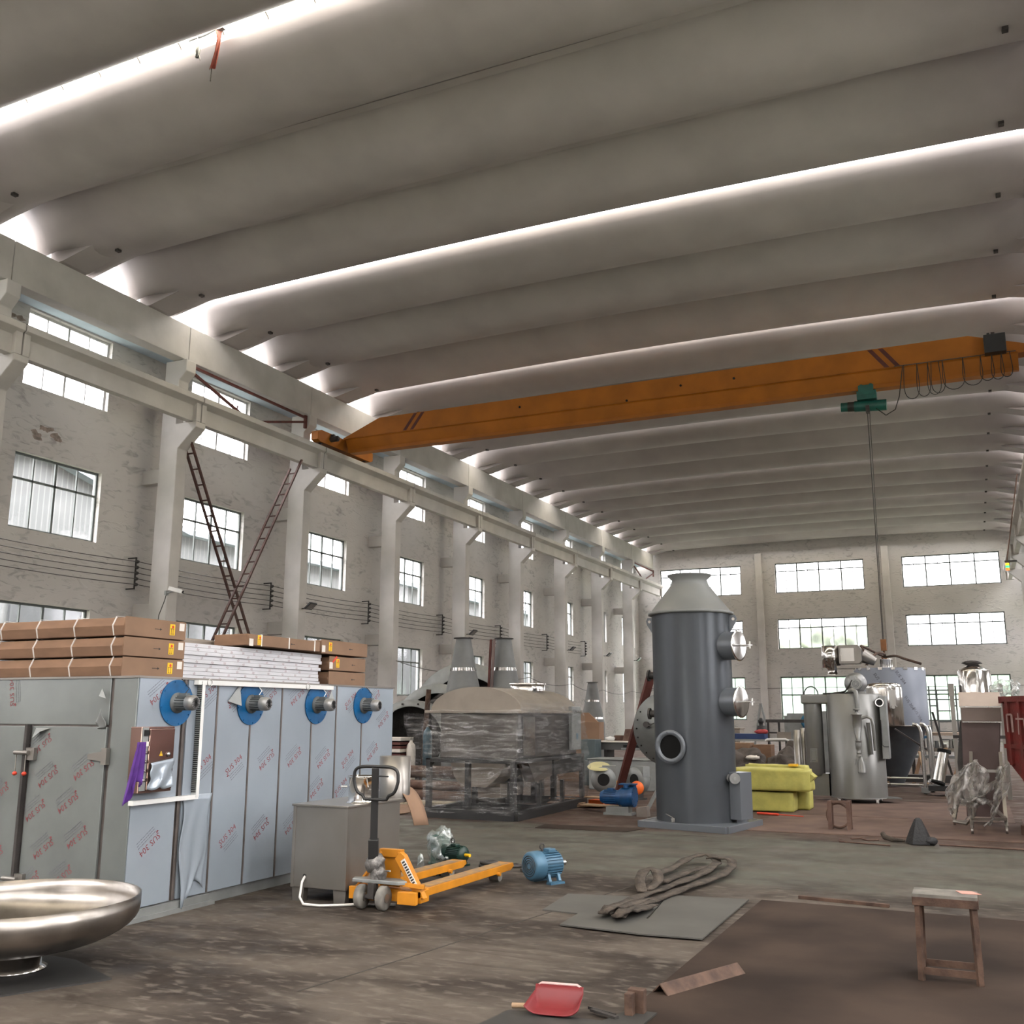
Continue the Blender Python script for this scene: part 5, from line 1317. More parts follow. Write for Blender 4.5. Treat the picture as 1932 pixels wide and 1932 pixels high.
# ================================================================= LEFT BACKGROUND
for i, (x, y, z, R, r, d, lab) in enumerate(((-12.1, 23.6, 1.42, 1.48, 1.12, 1.5, 'largest grey steel drum ring behind the oven, farthest of three'), (-12.15, 22.2, 1.16, 1.16, .93, 1.0, 'middle-sized grey steel ring, between the largest and the bolted ring'), (-12.35, 21.2, .96, .96, .80, .7, 'smallest steel ring with bolt lugs, nearest of the three behind the oven'))):
    t = thing('drum_ring', lab, 'drum', (x, y, 0), math.radians(14), 'open steel rings behind the oven')
    q = MB(); q.lathe([(r, 0), (R, 0), (R, .02), (R-.02, .03), (R-.02, d), (R-.04, d), (R-.04, .03), (r, .03), (r, 0)], 64, T(0, 0, z) @ RX(-PI/2), cap0=False, cap1=False); q.build('shell', M_SHEET, t)
    q = MB(); q.lathe([(R-.05, d*.9), (0, d*.9)], 48, T(0, 0, z) @ RX(-PI/2)); q.build('inner_bottom', M_DARK, t)
    if i == 2:
        for k in range(14):
            a = 2*PI*k/14; q = MB(); q.cbox((.87*math.cos(a), -.03, z+.87*math.sin(a)), (.04, .05, .04)); q.build('bolt_lug', M_DARK, t)
q = MB(); q.bar((-11.85, 20.9, 0), (-11.75, 21.0, 2.15), .09, .10)
tag(q.build('rust_post', M_STOOL), 'dark rusty post standing before the drum rings', 'post')
M_CONE = mat('perforated_grey', (.15, .155, .15), .55, .25, var=.12, scale=3)
for i, (x, y, h, lab) in enumerate(((-10.32, 20.0, 3.24, 'taller left grey perforated cone standing behind the wrapped machine'), (-9.72, 20.85, 3.27, 'right-hand grey perforated cone beside the dark leaning strips'), (-13.1, 36.0, 2.75, 'small distant perforated cone beyond the wrapped machine'))):
    t = thing('perforated_cone', lab, 'cone', (x, y, 0), 0, 'perforated cones')
    sc_f = 1 if i < 2 else 1
    q = MB(); q.lathe([(.46, 0), (.46, h-1.55), (.42, h-1.35)], 48, cap1=False); q.lathe([(.41, h-1.28), (.29, h-.72)], 48, cap0=False, cap1=False); q.lathe([(.28, h-.66), (.165, h)], 48, cap0=False); q.build('cone_wall', M_CONE, t)
    for z0, r0, r1 in ((h-1.35, .425, .41), (h-.72, .295, .28)):
        q = MB(); q.lathe([(r0, z0), (r1, z0+.07)], 48, cap0=False, cap1=False)
        b_ = q.build('bright_band', M_STEELB, t)
        q = MB()
        for k in range(24):
            a = 2*PI*k/24; q.bar((r0*math.cos(a), r0*math.sin(a), z0), (r1*math.cos(a), r1*math.sin(a), z0+.07), .012)
        q.build('band_ribs', M_CONE, b_)
    q = MB(); q.lathe([(.22, h), (.22, h+.015)], 32); q.build('top_disc', M_DARK, t)
for i, (dx, lab) in enumerate(((0, 'dark strip leaning on the right-hand perforated cone, left one'), (.10, 'pinkish steel strip leaning on the right-hand perforated cone, right one'))):
    q = MB(); q.bar((-9.86+dx*.8, 20.15, .0), (-9.88+dx*.8, 20.5, 3.24), .055, .03)
    tag(q.build('leaning_strip', M_RED if not i else M_MAROON), lab, 'strip', 'strips leaning on the cone')
# gas cylinders
for nm, x, y, h, m, lab in (('white', -11.86, 20.42, 1.02, M_PAPER, 'dirty white gas cylinder beside the blue one behind the oven'), ('blue', -11.62, 20.75, 1.32, mat('cylinder_blue', (.045, .095, .125), .5, var=.2), 'blue gas cylinder standing behind the wrapped machine')):
    t = thing('gas_cylinder', lab, 'gas cylinder', (x, y, 0), 0, 'gas cylinders')
    r = .105
    q = MB(); q.lathe([(r*.9, 0), (r, .03), (r, h-.22), (r*.85, h-.13), (r*.45, h-.08), (.035, h-.06), (.035, h-.03)], 28); q.build('body', m, t)
    q = MB(); q.cyl((0, 0, h-.04), (0, 0, h+.03), .02, 10); q.cyl((0, 0, h), (.05, 0, h), .012, 8); q.build('valve', M_STEELD, t)
# racked channels and pipes lying behind the oven
for k in range(6):
    q = MB(); z = .55+.085*k; q.box(-13.6, -12.02, 20.2+.02*(k % 2), 20.8, z, z+.055 + (.02 if k in (2, 5) else 0))
    tag(q.build('steel_bundle', M_PAPER if k in (2, 5) else M_RED), ('lowest dark red channel', 'second dark red channel', 'lower white strip', 'dark red channel above the lower white strip', 'upper dark red channel', 'topmost white strip')[k] + ' on the rack behind the gas cylinders', 'channel', 'channels racked behind the gas cylinders')
q = MB()
for x in (-13.4, -12.1): q.bar((x, 20.3, 0), (x, 20.3, .5), .06); q.bar((x, 20.7, 0), (x, 20.7, .5), .06)
for z in (.52,): q.bar((-13.6, 20.3, z), (-12.02, 20.3, z), .05); q.bar((-13.6, 20.7, z), (-12.02, 20.7, z), .05)
tag(q.build('storage_rack', M_DARK), 'low dark steel rack holding channels behind the gas cylinders', 'rack')
pl_ = ['nearest', 'second nearest', 'third', 'fourth', 'farthest', 'upper left', 'topmost large']
for k, (x0, y0, x1, y1, z, r) in enumerate(((-11.8, 17.2, -8.25, 16.6, .09, .085), (-11.9, 17.45, -8.25, 16.9, .09, .085), (-12.0, 17.7, -8.25, 17.2, .09, .085), (-12.0, 17.95, -8.3, 17.5, .09, .085), (-12.0, 17.5, -8.3, 17.0, .25, .075), (-12.0, 17.8, -8.3, 17.3, .25, .075), (-12.0, 17.95, -8.25, 17.75, .46, .12))):
    q = MB(); q.lathe([(r*.86, 0), (r, 0), (r, 3.6), (r*.86, 3.6), (r*.86, 0)], 20, Matrix.Translation((x0, y0, z)) @ Vector((x1-x0, y1-y0, 0)).to_track_quat('Z', 'Y').to_matrix().to_4x4(), cap0=False, cap1=False)
    tag(q.build('steel_pipe', M_RUST if k != 6 else M_STOOL), '%s rusty pipe of the pile between oven and wrapped machine' % pl_[k], 'pipe', 'rusty pipes piled beside the wrapped machine')
for k, (x, y) in enumerate(((-8.28, 14.75), (-8.42, 14.62))):
    q = MB(); q.lathe([(.035, 0), (.045, 0), (.045, 1.4), (.035, 1.4), (.035, 0)], 14, Matrix.Translation((x, y, .046)) @ Vector((-.5, 1, 0)).to_track_quat('Z', 'Y').to_matrix().to_4x4(), cap0=False, cap1=False)
    tag(q.build('short_pipe', M_STOOL), ('short rusty pipe end touching the crate frame corner', 'short rusty pipe left of the one touching the crate corner')[k], 'pipe', 'short pipes at the crate corner')
q = MB(); q.prism([(-10.3, 14.6), (-8.7, 14.3), (-8.3, 15.9), (-10.2, 16.0)], 'z', 0, .012); q.prism([(-9.2, 14.25), (-8.6, 14.1), (-8.5, 14.6), (-9.0, 14.7)], 'z', .013, .022)
tag(q.build('cardboard_sheet', M_CARDL), 'torn cardboard sheet on the floor left of the crate frame', 'cardboard')
q = MB(); q.prism([(-10.6, 15.95), (-8.2, 16.05), (-8.2, 16.45), (-10.6, 16.5)], 'z', .0, .05)
tag(q.build('stone_slab', mat('granular_slab', (.36, .31, .23), .9, var=.3, scale=25)), 'pale grainy slab in front of the rusty pipes', 'slab')

# ================================================================= MIDDLE BACKGROUND (between crate and tower)
M_TEAL2 = mat('grey_green_cabinet', (.075, .10, .105), .5)
q = MB(); q.prism([(-9.35, 0.0), (-8.35, 0.0), (-8.2, 1.30), (-8.55, 1.62), (-9.5, 1.62)], 'y', 23.2, 23.25); q.box(-8.75, -8.18, 22.9, 23.25, .95, 1.40)
tag(q.build('open_carton', M_CARDL), 'open cardboard carton standing behind the wrapped machine', 'carton')
q = MB(); q.box(-8.30, -7.95, 22.0, 22.4, 0, 1.02); tag(q.build('cabinet', M_TEAL2, bevel=.01), 'dark grey-green cabinet right of the open carton', 'cabinet')
wt = thing('machine_table', 'grey steel workbench with a drawer row, right of the dark cabinet', 'workbench', (-7.0, 22.6, 0))
q = MB(); q.box(-8.0, -6.2, 22.5, 23.1, .78, .95); ob(q, 'drawer_box', mat('bench_grey', (.07, .072, .07), .5), wt)
q = MB(); q.box(-8.05, -6.15, 22.45, 23.15, .95, .98); ob(q, 'bench_top', M_PAPER, wt)
for x in (-7.9, -6.3): q = MB(); q.box(x-.04, x+.04, 22.55, 23.05, 0, .78); ob(q, 'leg', M_DARK, wt)
q = MB(); q.box(-7.45, -7.0, 22.49, 22.5, .84, .89); ob(q, 'drawer_slot', M_HOLE, wt)
q = MB(); q.box(-7.5, -7.0, 22.485, 22.495, .79, .83); ob(q, 'drawer_label', M_SHEET, wt)
q = MB(); q.box(-7.75, -6.0, 21.0, 21.9, 0, .62); q.box(-7.78, -5.97, 20.97, 21.93, .62, .645)
tag(q.build('steel_container', M_SHEET, bevel=.01), 'pale grey steel container in front of the workbench', 'container')
for i, (x, z, lab, m) in enumerate(((-7.35, 1.13, 'brown round casting on the workbench', M_RUST), (-6.62, 1.12, 'greenish glass bottle on the workbench', None), (-7.75, 1.0, 'white bowl at the left end of the workbench', M_WHITE))):
    if i == 0:
        q = MB(); q.cyl((x, 22.7, .98), (x, 22.7, 1.25), .17, 20, .11); q.tube([(x+.12+.11*math.cos(a), 22.6, 1.08+.11*math.sin(a)) for a in [PI*k/10 for k in range(11)]], .018, 6); q.box(x-.4, x+.6, 22.75, 22.95, .98, 1.10)
        tag(q.build('casting', m), lab, 'casting')
    elif i == 1:
        q = MB(); q.lathe([(.065, .98), (.07, 1.0), (.07, 1.16), (.03, 1.21), (.02, 1.28)], 20, T(x, 22.6, 0)); tag(q.build('bottle', mat('bottle_green', (.25, .3, .22), .2)), lab, 'bottle')
    else:
        q = MB(); q.lathe([(.02, .985), (.10, 1.0), (.12, 1.05), (.0, 1.09)], 20, T(x-.05, 22.6, 0)); tag(q.build('bowl', m), lab, 'bowl')
for k in range(3):
    q = MB(); q.lathe([(.14+.02*k, 0), (.14+.02*k, .12)], 20, T(-6.15+.06*k, 22.8, 1.0+.16*k) @ RY(.35), cap0=True, cap1=True)
    tag(q.build('steel_sleeve', M_STEELB), ('lowest', 'middle', 'topmost')[k]+' of three bright sleeves stacked on the workbench end', 'sleeve', 'bright sleeves on the bench end')
for i, (x, y, r, lab) in enumerate(((-6.62, 18.75, .24, 'grey centrifugal blower with a yellowish guard, left of two'), (-5.98, 18.9, .24, 'grey blower housing with a round mouth, right of two'))):
    t = thing('blower', lab, 'blower', (x, y, 0), math.radians(20 if i == 0 else -30), 'blowers behind the blue pump')
    q = MB(); q.lathe([(r*.45, -.09), (r, -.09), (r, .09), (r*.4, .09)], 32, T(0, 0, .36) @ RX(PI/2)); q.box(-.02, .24, -.085, .085, .42, .62); q.build('scroll_case', M_SHEET, t)
    q = MB(); q.cyl((0, -.092, .36), (0, -.10, .36), .115, 24); q.build('inlet_mouth', M_HOLE, t)
    q = MB(); q.box(-.10, .10, -.14, .14, 0, .03); q.box(-.06, .06, -.08, .08, .03, .16); q.build('pedestal', M_DARK, t)
    q = MB(); q.cyl((-.06, .09, .36), (-.06, .30, .36), .085, 20); q.build('blower_motor', M_BLACK, t)
    if i == 0:
        q = MB(); q.lathe([(.0, .01), (.20, 0), (.23, -.03)], 24, T(-.08, .05, .62) @ RX(.3)); q.build('yellow_guard', mat('pale_yellow', (.5, .46, .24), .6), t)
q = MB(); q.lathe([(.22, 0), (.22, .28), (.17, .3)], 24, T(-6.35, 19.4, .02)); tag(q.build('orange_drum', mat('amber_paint', (.5, .23, .01), .5)), 'amber-orange bucket between the two blowers', 'bucket')
for i, (pts, lab) in enumerate((([(-7.1, 17.9), (-6.75, 17.9), (-6.75, 18.05), (-7.1, 18.05)], 'orange sheet scrap at the right edge of the crate'), ([(-6.36, 17.2), (-6.05, 17.1), (-6.0, 17.3), (-6.3, 17.4)], 'orange cover lying left of the blue pump'))):
    q = MB(); q.prism(pts, 'z', .012, .11); tag(q.build('orange_scrap', M_ORANGE), lab, 'cover', 'orange covers on the floor')
q = MB(); q.lathe([(.0, -.02), (.12, -.02), (.12, .02), (.0, .02)], 28, T(-5.62, 17.7, .30) @ RX(PI/2) @ RY(.5)); tag(q.build('orange_disc', M_ORANGE), 'round orange guard standing behind the blue pump', 'guard')
# boards and cardboard on the floor
rnd = random.Random(11)
for k in range(7):
    x = -6.9+rnd.random()*1.3; y = 16.3+rnd.random()*1.2; a = rnd.uniform(-.6, .6)
    q = MB(); q.box(-.32, .32, -.12, .12, .012+.024*k, .030+.024*k, T(x, y, 0) @ RZ(a))
    tag(q.build('cardboard_piece', M_CARDL if k % 3 else M_WOOD), 'flattened board scrap left of the blue pump, %s in the heap' % ('lowest', 'second lowest', 'third lowest', 'middle', 'third from the top', 'second from the top', 'topmost')[k], 'scrap', 'cardboard scraps beside the crate')
# blue pump on a white box
pu = thing('vacuum_pump', 'bright blue liquid ring pump with its motor on a pale base left of the tower', 'pump', (-5.4, 16.0, 0))
q = MB(); q.box(-5.62, -5.14, 15.88, 16.12, 0, .04); q.box(-5.58, -5.20, 15.90, 16.10, .04, .13); ob(q, 'pump_base', M_SHEET, pu)
q = MB(); q.cyl((-5.66, 16, .27), (-5.38, 16, .27), .105, 28); q.cyl((-5.69, 16, .27), (-5.66, 16, .27), .09, 28)
for k in range(18):
    a = 2*PI*k/18; q.box(-5.63, -5.42, -.004, .004, .10, .115, T(0, 16, .27) @ RX(a))
q.cbox((-5.52, 16, .385), (.10, .10, .05)); ob(q, 'pump_motor', M_PBLUE, pu)
q = MB(); q.cyl((-5.38, 16, .27), (-5.33, 16, .27), .13, 24); q.cyl((-5.33, 16, .27), (-5.13, 16, .29), .155, 32); q.cyl((-5.17, 16, .29), (-5.12, 16, .29), .17, 32); bolts(q, (-5.12, 16, .29), (1, 0, 0), .14, 8, .012, .01); q.cyl((-5.24, 15.95, .42), (-5.24, 15.95, .47), .05, 16); q.cyl((-5.15, 16.02, .42), (-5.15, 16.02, .47), .05, 16); q.box(-5.36, -5.10, 15.9, 16.1, .47, .49); ob(q, 'pump_head', M_PBLUE, pu)
q = MB(); q.prism([(-5.02, .0), (-4.84, .0), (-4.86, .16), (-5.02, .14)], 'y', 15.75, 15.92)
tag(q.build('grey_block', mat('concrete_block', (.22, .19, .17), .9, var=.2)), 'small grey block between the blue pump and the tower', 'block')

# ================================================================= YELLOW-GREEN WRAPPED BLOCKS
def softbox(x0, x1, y0, y1, z0, z1, seed, amp=.02, nx=18, ny=8, nz=8):
    q = MB(); bm = bmesh.new(); bmesh.ops.create_cube(bm, size=1); bmesh.ops.subdivide_edges(bm, edges=bm.edges, cuts=9, use_grid_fill=True)
    vs = []
    for v in bm.verts:
        p = Vector((x0+(v.co.x+.5)*(x1-x0), y0+(v.co.y+.5)*(y1-y0), z0+(v.co.z+.5)*(z1-z0)))
        n = mnoise.noise_vector(p*3.2+Vector((seed, 0, 0)))*amp
        if v.co.z < -.49: n.z = abs(n.z)*.3
        e = sum(1 for c in v.co if abs(c) > .49)
        if e >= 2: p += (Vector(((x0+x1)/2, (y0+y1)/2, (z0+z1)/2))-p)*.02
        vs.append(p+n)
    fs = [tuple(v.index for v in f.verts) for f in bm.faces]; bm.free()
    return q.add(vs, fs, True)
tag(softbox(-3.74, -2.86, 17.45, 17.9, .012, .325, 1, .012).build('wrapped_block', M_YGREEN), 'lower front yellow-green wrapped block right of the tower', 'block', 'yellow-green wrapped blocks')
tag(softbox(-3.5, -2.68, 17.98, 18.4, .012, .325, 4, .014).build('wrapped_block', M_YGREEN), 'yellow-green wrapped block behind the lower front one', 'block', 'yellow-green wrapped blocks')
q = softbox(-3.95, -2.58, 17.40, 17.95, .345, .70, 7, .035); q.prism([(-2.62, .45), (-2.50, .58), (-2.60, .66), (-2.66, .6)], 'y', 17.45, 17.8)
tag(q.build('wrapped_block', M_YGREEN), 'upper yellow-green wrapped block with crumpled right end', 'block', 'yellow-green wrapped blocks')
tag(softbox(-3.75, -2.72, 18.0, 18.4, .345, .74, 9, .03).build('wrapped_block', M_YGREEN), 'upper yellow-green wrapped block at the back', 'block', 'yellow-green wrapped blocks')
q = MB(); q.box(-2.98, -2.84, 17.85, 18.02, .73, .765, T(0, 0, .0)); tag(q.build('tape_roll', mat('tape_label', (.75, .42, .02), .5)), 'small yellow and white packet lying on the yellow-green blocks', 'packet')
q = MB(); q.cyl((-3.35, 16.9, .03), (-3.0, 16.8, .03), .02, 10); q.cyl((-3.0, 16.8, .03), (-2.6, 16.72, .025), .008, 6); tag(q.build('grinder_tool', M_LABELRED), 'red tool with a long rod lying in front of the yellow-green blocks', 'tool')
# ================================================================= SHELF AND HEAPS RIGHT OF THE TOWER
def B(x0, x1, y0, y1, z0, z1): return MB().box(x0, x1, y0, y1, z0, z1)
wb = thing('work_table', 'long work table carrying the blue box behind the yellow-green blocks', 'table', (-4.95, 26.2, 0))
ob(B(-5.9, -4.25, 25.9, 26.5, .93, .975), 'table_top', M_SHEET, wb)
for x in (-5.8, -4.35):
    for y in (25.95, 26.45): ob(MB().bar((x, y, 0), (x, y, .93), .05), 'leg', M_DARK, wb)
tag(B(-5.7, -4.88, 25.95, 26.4, .98, 1.11).build('blue_case', mat('navy_blue', (.012, .035, .12), .5)), 'long navy blue case lying on the work table', 'case')
q = MB(); q.tube([(-4.84, 25.85, .94), (-4.80, 25.84, .975), (-4.35, 25.84, .985), (-4.27, 25.85, .94)], .03, 8); tag(q.build('white_bar', M_WHITE), 'white rounded bar along the front edge of the work table', 'bar')
tag(B(-4.58, -4.24, 26.0, 26.03, .99, 1.16).build('beige_board', M_BEIGE), 'beige board standing at the right end of the work table', 'board')
q = MB(); q.blob((-5.02, 26.3, 1.42), (.075, .075, .085), 2, .1, 2, 3); q.cyl((-5.02, 26.3, 1.30), (-5.02, 26.3, 1.36), .05, 12); q.cyl((-5.02, 26.3, 1.11), (-5.02, 26.3, 1.31), .13, 16, .10)
tag(q.build('ball_topped_machine', M_BLACK), 'small machine with a black ball on top, standing on the blue case', 'machine')
q = MB(); q.blob((-4.98, 26.12, 1.16), (.17, .09, .06), 5, .3, 3, 3); tag(q.build('red_bag', mat('red_bag', (.45, .05, .05), .5)), 'crumpled red plastic bag on the blue case', 'bag')
ft = thing('brown_table', 'dark brown steel table behind the work table', 'table', (-4.4, 27.4, 0))
ob(B(-5.05, -3.75, 27.1, 27.7, 1.38, 1.46), 'table_top', M_DARK, ft)
for x in (-5.0, -4.72, -3.82): ob(MB().bar((x, 27.15, 0), (x, 27.15, 1.38), .05), 'leg', M_DARK, ft)
ob(B(-5.0, -4.70, 27.12, 27.18, 1.10, 1.14), 'shelf_bar', M_DARK, ft)
q = B(-4.75, -4.25, 28.6, 29.2, 0, 1.62); tag(q.build('grey_cabinet', M_SHEET, bevel=.01), 'left grey machine cabinet below the far middle window', 'cabinet')
cbn = B(-4.22, -3.4, 28.6, 29.2, 0, 1.68); cbn = tag(cbn.build('grey_cabinet', M_SHEET, bevel=.01), 'right grey machine cabinet, with the blue arc in front', 'cabinet')
q = MB(); q.lathe([(.13, 0), (.22, 0), (.22, .05), (.13, .05), (.13, 0)], 32, T(-4.15, 28.57, 1.40) @ RX(PI/2), cap0=False, cap1=False); tag(q.build('teal_ring', mat('teal_blue', (.01, .12, .22), .5)), 'teal blue ring in front of the right grey cabinet', 'ring')
tag(B(-5.68, -5.10, 25.2, 25.7, .40, .90).build('cardboard_box', M_CARDL, bevel=.01), 'cardboard box below the work table, right behind the tower', 'box')
tag(B(-5.06, -4.62, 25.3, 25.8, .40, .86).build('cardboard_box', M_CARD, bevel=.01), 'darker cardboard box right of the light one under the work table', 'box')
tag(B(-5.75, -4.55, 25.1, 25.85, .0, .39).build('dark_crate', M_DARK), 'dark crate under the cardboard boxes behind the wrapped blocks', 'crate')
M_TARP = mat('brown_tarpaulin', (.07, .058, .05), .85, var=.3, scale=4, bump=.4)
for i, (x, y, z, rx, ry, rz, lab) in enumerate(((-5.0, 24.0, .38, .46, .4, .42, 'brown tarpaulin heap behind the yellow-green blocks, middle'), (-4.02, 24.0, .36, .42, .4, .40, 'brown tarpaulin heap behind the blocks, right one by the steel tubes'), (-4.0, 25.3, .55, .45, .35, .38, 'dark folded tarpaulin under the right end of the work table'), (-5.95, 24.0, .26, .36, .35, .30, 'dirty grey cloth heap next to the tower'))):
    q = MB(); q.blob((x, y, z), (rx, ry, rz), i+3, .55, 1.9, 4); tag(q.build('tarpaulin_heap', M_TARP if i < 3 else M_SLING), lab, 'tarpaulin')
q = MB(); q.blob((-4.75, 23.7, .62), (.16, .10, .05), 4, .4, 3, 3); tag(q.build('white_cloth', M_PAPER), 'scrap of whitish cloth on the tarpaulin heap', 'cloth')
for i, (x, r, h) in enumerate(((-3.47, .07, 1.26), (-3.36, .05, 1.30), (-3.22, .06, 1.27), (-3.30, .035, 1.24))):
    q = MB(); q.lathe([(r, 0), (r, h), (r*.85, h), (r*.85, 0), (r, 0)], 20, T(x, 22.0+.1*(i % 2), 0.012), cap0=False, cap1=False)
    tag(q.build('steel_tube', M_STEELD), ('leftmost, widest', 'second from left', 'rightmost', 'thin inner')[i]+' upright stainless tube behind the yellow-green blocks', 'tube', 'upright stainless tubes')

# ================================================================= GREY DUST TANK
gt = thing('dust_collector', 'silver-grey round tank with a side column, cyclone and small blower on top', 'tank', (-2.1, 20.2, .012))
q = MB(); q.lathe([(.50, .09), (.50, 1.955), (.47, 1.975), (0, 1.98)], 64, T(-2.1, 20.2, 0)); ob(q, 'tank_shell', M_SILVER, gt)
q = MB(); q.lathe([(.505, .085), (.515, .085), (.515, .10), (.505, .10)], 64, T(-2.1, 20.2, 0)); q.prism([(-1.75, 20.0), (-1.35, 20.1), (-1.45, 20.4), (-1.7, 20.5)], 'z', .085, .10); ob(q, 'base_flange', M_SILVER, gt)
for x, y in ((-2.42, 19.85), (-1.76, 19.85), (-2.42, 20.55), (-1.76, 20.55)):
    q = MB(); q.cyl((x-.02, y, .045), (x+.02, y, .045), .035, 14); q.box(x-.03, x+.03, y-.03, y+.03, .07, .09); ob(q, 'castor', M_WHITE, gt)
q = MB(); q.lathe([(.155, .47), (.17, .50), (.17, 1.80)], 36, T(-2.86, 20.2, 0)); sc2 = ob(q, 'side_column', M_SILVER, gt)
q = MB(); q.box(-3.05, -2.47, 20.0, 20.45, 1.79, 1.965); ob(q, 'column_cap', M_SILVER, gt, bevel=.03)
q = MB(); q.box(-2.93, -2.79, 20.018, 20.035, .70, .96); q.box(-2.90, -2.82, 20.008, 20.02, .74, .92); ob(q, 'inspection_plate', M_SILVER, sc2, bevel=.006)
q = MB(); q.box(-2.92, -2.62, 20.1, 20.5, .10, .50); ob(q, 'column_pedestal', M_SILVER, gt)
q = MB(); q.box(-2.62, -2.56, 20.25, 20.35, .1, 1.8); ob(q, 'gap_shade_strip', M_HOLE, gt)  # black strip stands in for the shade between column and tank
q = MB(); q.tube([(-2.86+.13*math.cos(PI*k/12), 20.1, 1.96+.16*math.sin(PI*k/12)) for k in range(13)], .012, 6); ob(q, 'lifting_bow', M_BLACK, gt)
q = MB(); q.tube([(-2.45, 19.95, 1.985), (-2.3, 19.9, 2.0), (-2.2, 19.85, 2.02), (-2.12, 19.8, 2.12), (-2.06, 19.78, 2.22)], .016, 8); q.tube([(-2.62, 19.95, 1.98), (-2.35, 19.9, 1.985), (-2.0, 19.9, 1.99)], .016, 8); ob(q, 'black_cable', M_CABLE, gt)
bl = MB(); bl.lathe([(.05, -.07), (.19, -.06), (.205, 0), (.19, .06), (.05, .07)], 36, T(-2.03, 20.05, 2.17) @ RX(PI/2)); bl.box(-2.2, -1.86, 19.95, 20.15, 1.975, 2.02)
bo = ob(bl, 'blower_casing', M_ALU, gt)
q = MB(); q.cyl((-2.0, 19.98, 2.15), (-2.0, 19.80, 2.15), .10, 24); q.cyl((-2.0, 19.80, 2.15), (-2.0, 19.77, 2.15), .085, 24); q.cbox((-2.06, 19.9, 2.27), (.10, .1, .06)); ob(q, 'blower_motor', M_ALU, bo)
q = MB()
for r in (.03, .055): q.tube([(-2.0+r*math.cos(2*PI*k/20), 19.765, 2.15+r*math.sin(2*PI*k/20)) for k in range(20)], .006, 5, True)
ob(q, 'motor_grille', M_MOTORGREY, bo)
CX, CY_ = -2.0, 19.60
q = MB(); q.tube([(CX-.12, 19.72, 2.02), (CX-.04, 19.66, 2.04), (CX+.01, CY_, 2.0), (CX+.02, CY_, 1.9), (CX+.02, CY_, 1.70)], .042, 14); ob(q, 'down_pipe', M_SILVER, gt)
q = MB(); q.lathe([(.035, 1.70), (.06, 1.695), (.06, 1.675), (.03, 1.67), (.03, 1.61), (.10, 1.60), (.10, 1.585), (.082, 1.58), (.085, 1.42), (.03, 1.13), (.06, 1.125), (.06, 1.115), (.045, 1.11), (.058, 1.08), (.055, .99), (.03, .93), (.045, .92), (.045, .90), (.028, .89), (.045, .87), (.045, .85)], 28, T(CX, CY_, 0)); cyc = ob(q, 'cyclone', M_SILVER, gt)
q = MB(); q.lathe([(.02, .85), (.035, .80), (.06, .76), (.07, .73), (.07, .57), (.075, .56), (.0, .56)], 24, T(CX+.03, CY_, 0)); q.bar((CX-.06, CY_-.02, .80), (CX-.10, CY_-.02, .70), .03, .02); q.box(CX-.10, CX+.14, CY_-.01, CY_+.01, .80, .81); ob(q, 'dust_pot', M_SILVER, cyc)
q = MB(); q.tube([(CX+.08, CY_, 1.53), (CX+.17, CY_, 1.56), (CX+.25, CY_+.02, 1.52), (CX+.27, CY_+.03, 1.40), (CX+.28, CY_+.05, .95)], .030, 12); ob(q, 'side_pipe', M_SILVER, gt)
q = MB(); q.tube([(CX+.18, CY_+.10, 1.45), (CX+.19, CY_+.12, 1.2), (CX+.20, CY_+.14, .88)], .035, 12); ob(q, 'side_pipe', M_SILVER, gt)
q = MB(); q.box(-1.62, -1.50, 19.85, 20.2, .80, 1.93); dr = ob(q, 'hinged_flap', M_MBLUE if False else M_SHEET, gt, bevel=.01)
q = MB(); q.tube([(-1.61, 19.84, 1.5), (-1.61, 19.84, 1.05), (-1.58, 19.84, 1.02), (-1.5, 19.84, 1.02)], .008, 6); ob(q, 'flap_seal', M_BLACK, dr)
q = MB(); q.cyl((-1.60, 19.72, 1.81), (-1.60, 19.68, 1.81), .075, 24); q2 = ob(q, 'round_port', M_STEELB, gt)
q = MB(); q.cyl((-1.60, 19.68, 1.81), (-1.60, 19.675, 1.81), .058, 20); ob(q, 'port_opening', M_HOLE, q2)

# ================================================================= BLUE-FILMED CONICAL VESSEL ON ITS FRAME
vs_ = thing('conical_vessel', 'large blue-filmed stainless vessel with conical bottom, slung from the crane hook', 'vessel', (-1.74, 24.5, 0))
VX, VY = -1.74, 24.6
M_VF = mat('vessel_blue_film', (.185, .205, .25), .45, .1, var=.08, scale=1.5)
q = MB(); q.lathe([(.77, 1.36), (.77, 2.60), (.74, 2.62), (.0, 2.63)], 64, T(VX, VY, 0)); vb = ob(q, 'shell', M_VF, vs_)
q = MB()
for k in range(36):
    a = 2*PI*k/36
    if k % 2: continue
    q.box(-.045, .045, -.012, .012, -.03, .03, T(VX+.765*math.cos(a), VY+.765*math.sin(a), 2.60) @ RZ(a+PI/2))
ob(q, 'rim_clamps', M_STEELB, vb)
q = MB(); q.lathe([(.775, 1.335), (.80, 1.335), (.80, 1.365), (.775, 1.365)], 64, T(VX, VY, 0)); ob(q, 'lower_flange', M_STEELD, vb)
q = MB(); q.lathe([(.16, .10), (.74, 1.34), (.77, 1.36)], 56, T(VX, VY, 0)); ob(q, 'cone', mat('cone_blue_grey', (.12, .14, .16), .35, .5, var=.12), vs_)
R_ = MB()
for a_, z in ((-1.8, 2.35), (-1.2, 2.4), (-1.75, 1.75), (-1.0, 1.85), (-.75, 1.6)):
    put_text(R_, 'SUS 304', .10, T(VX+.773*math.cos(a_), VY+.773*math.sin(a_), z) @ RZ(a_+PI/2) @ RX(PI/2) @ RZ(-1.0))
ob(R_, 'printed_lettering', M_PRINT2, vb)
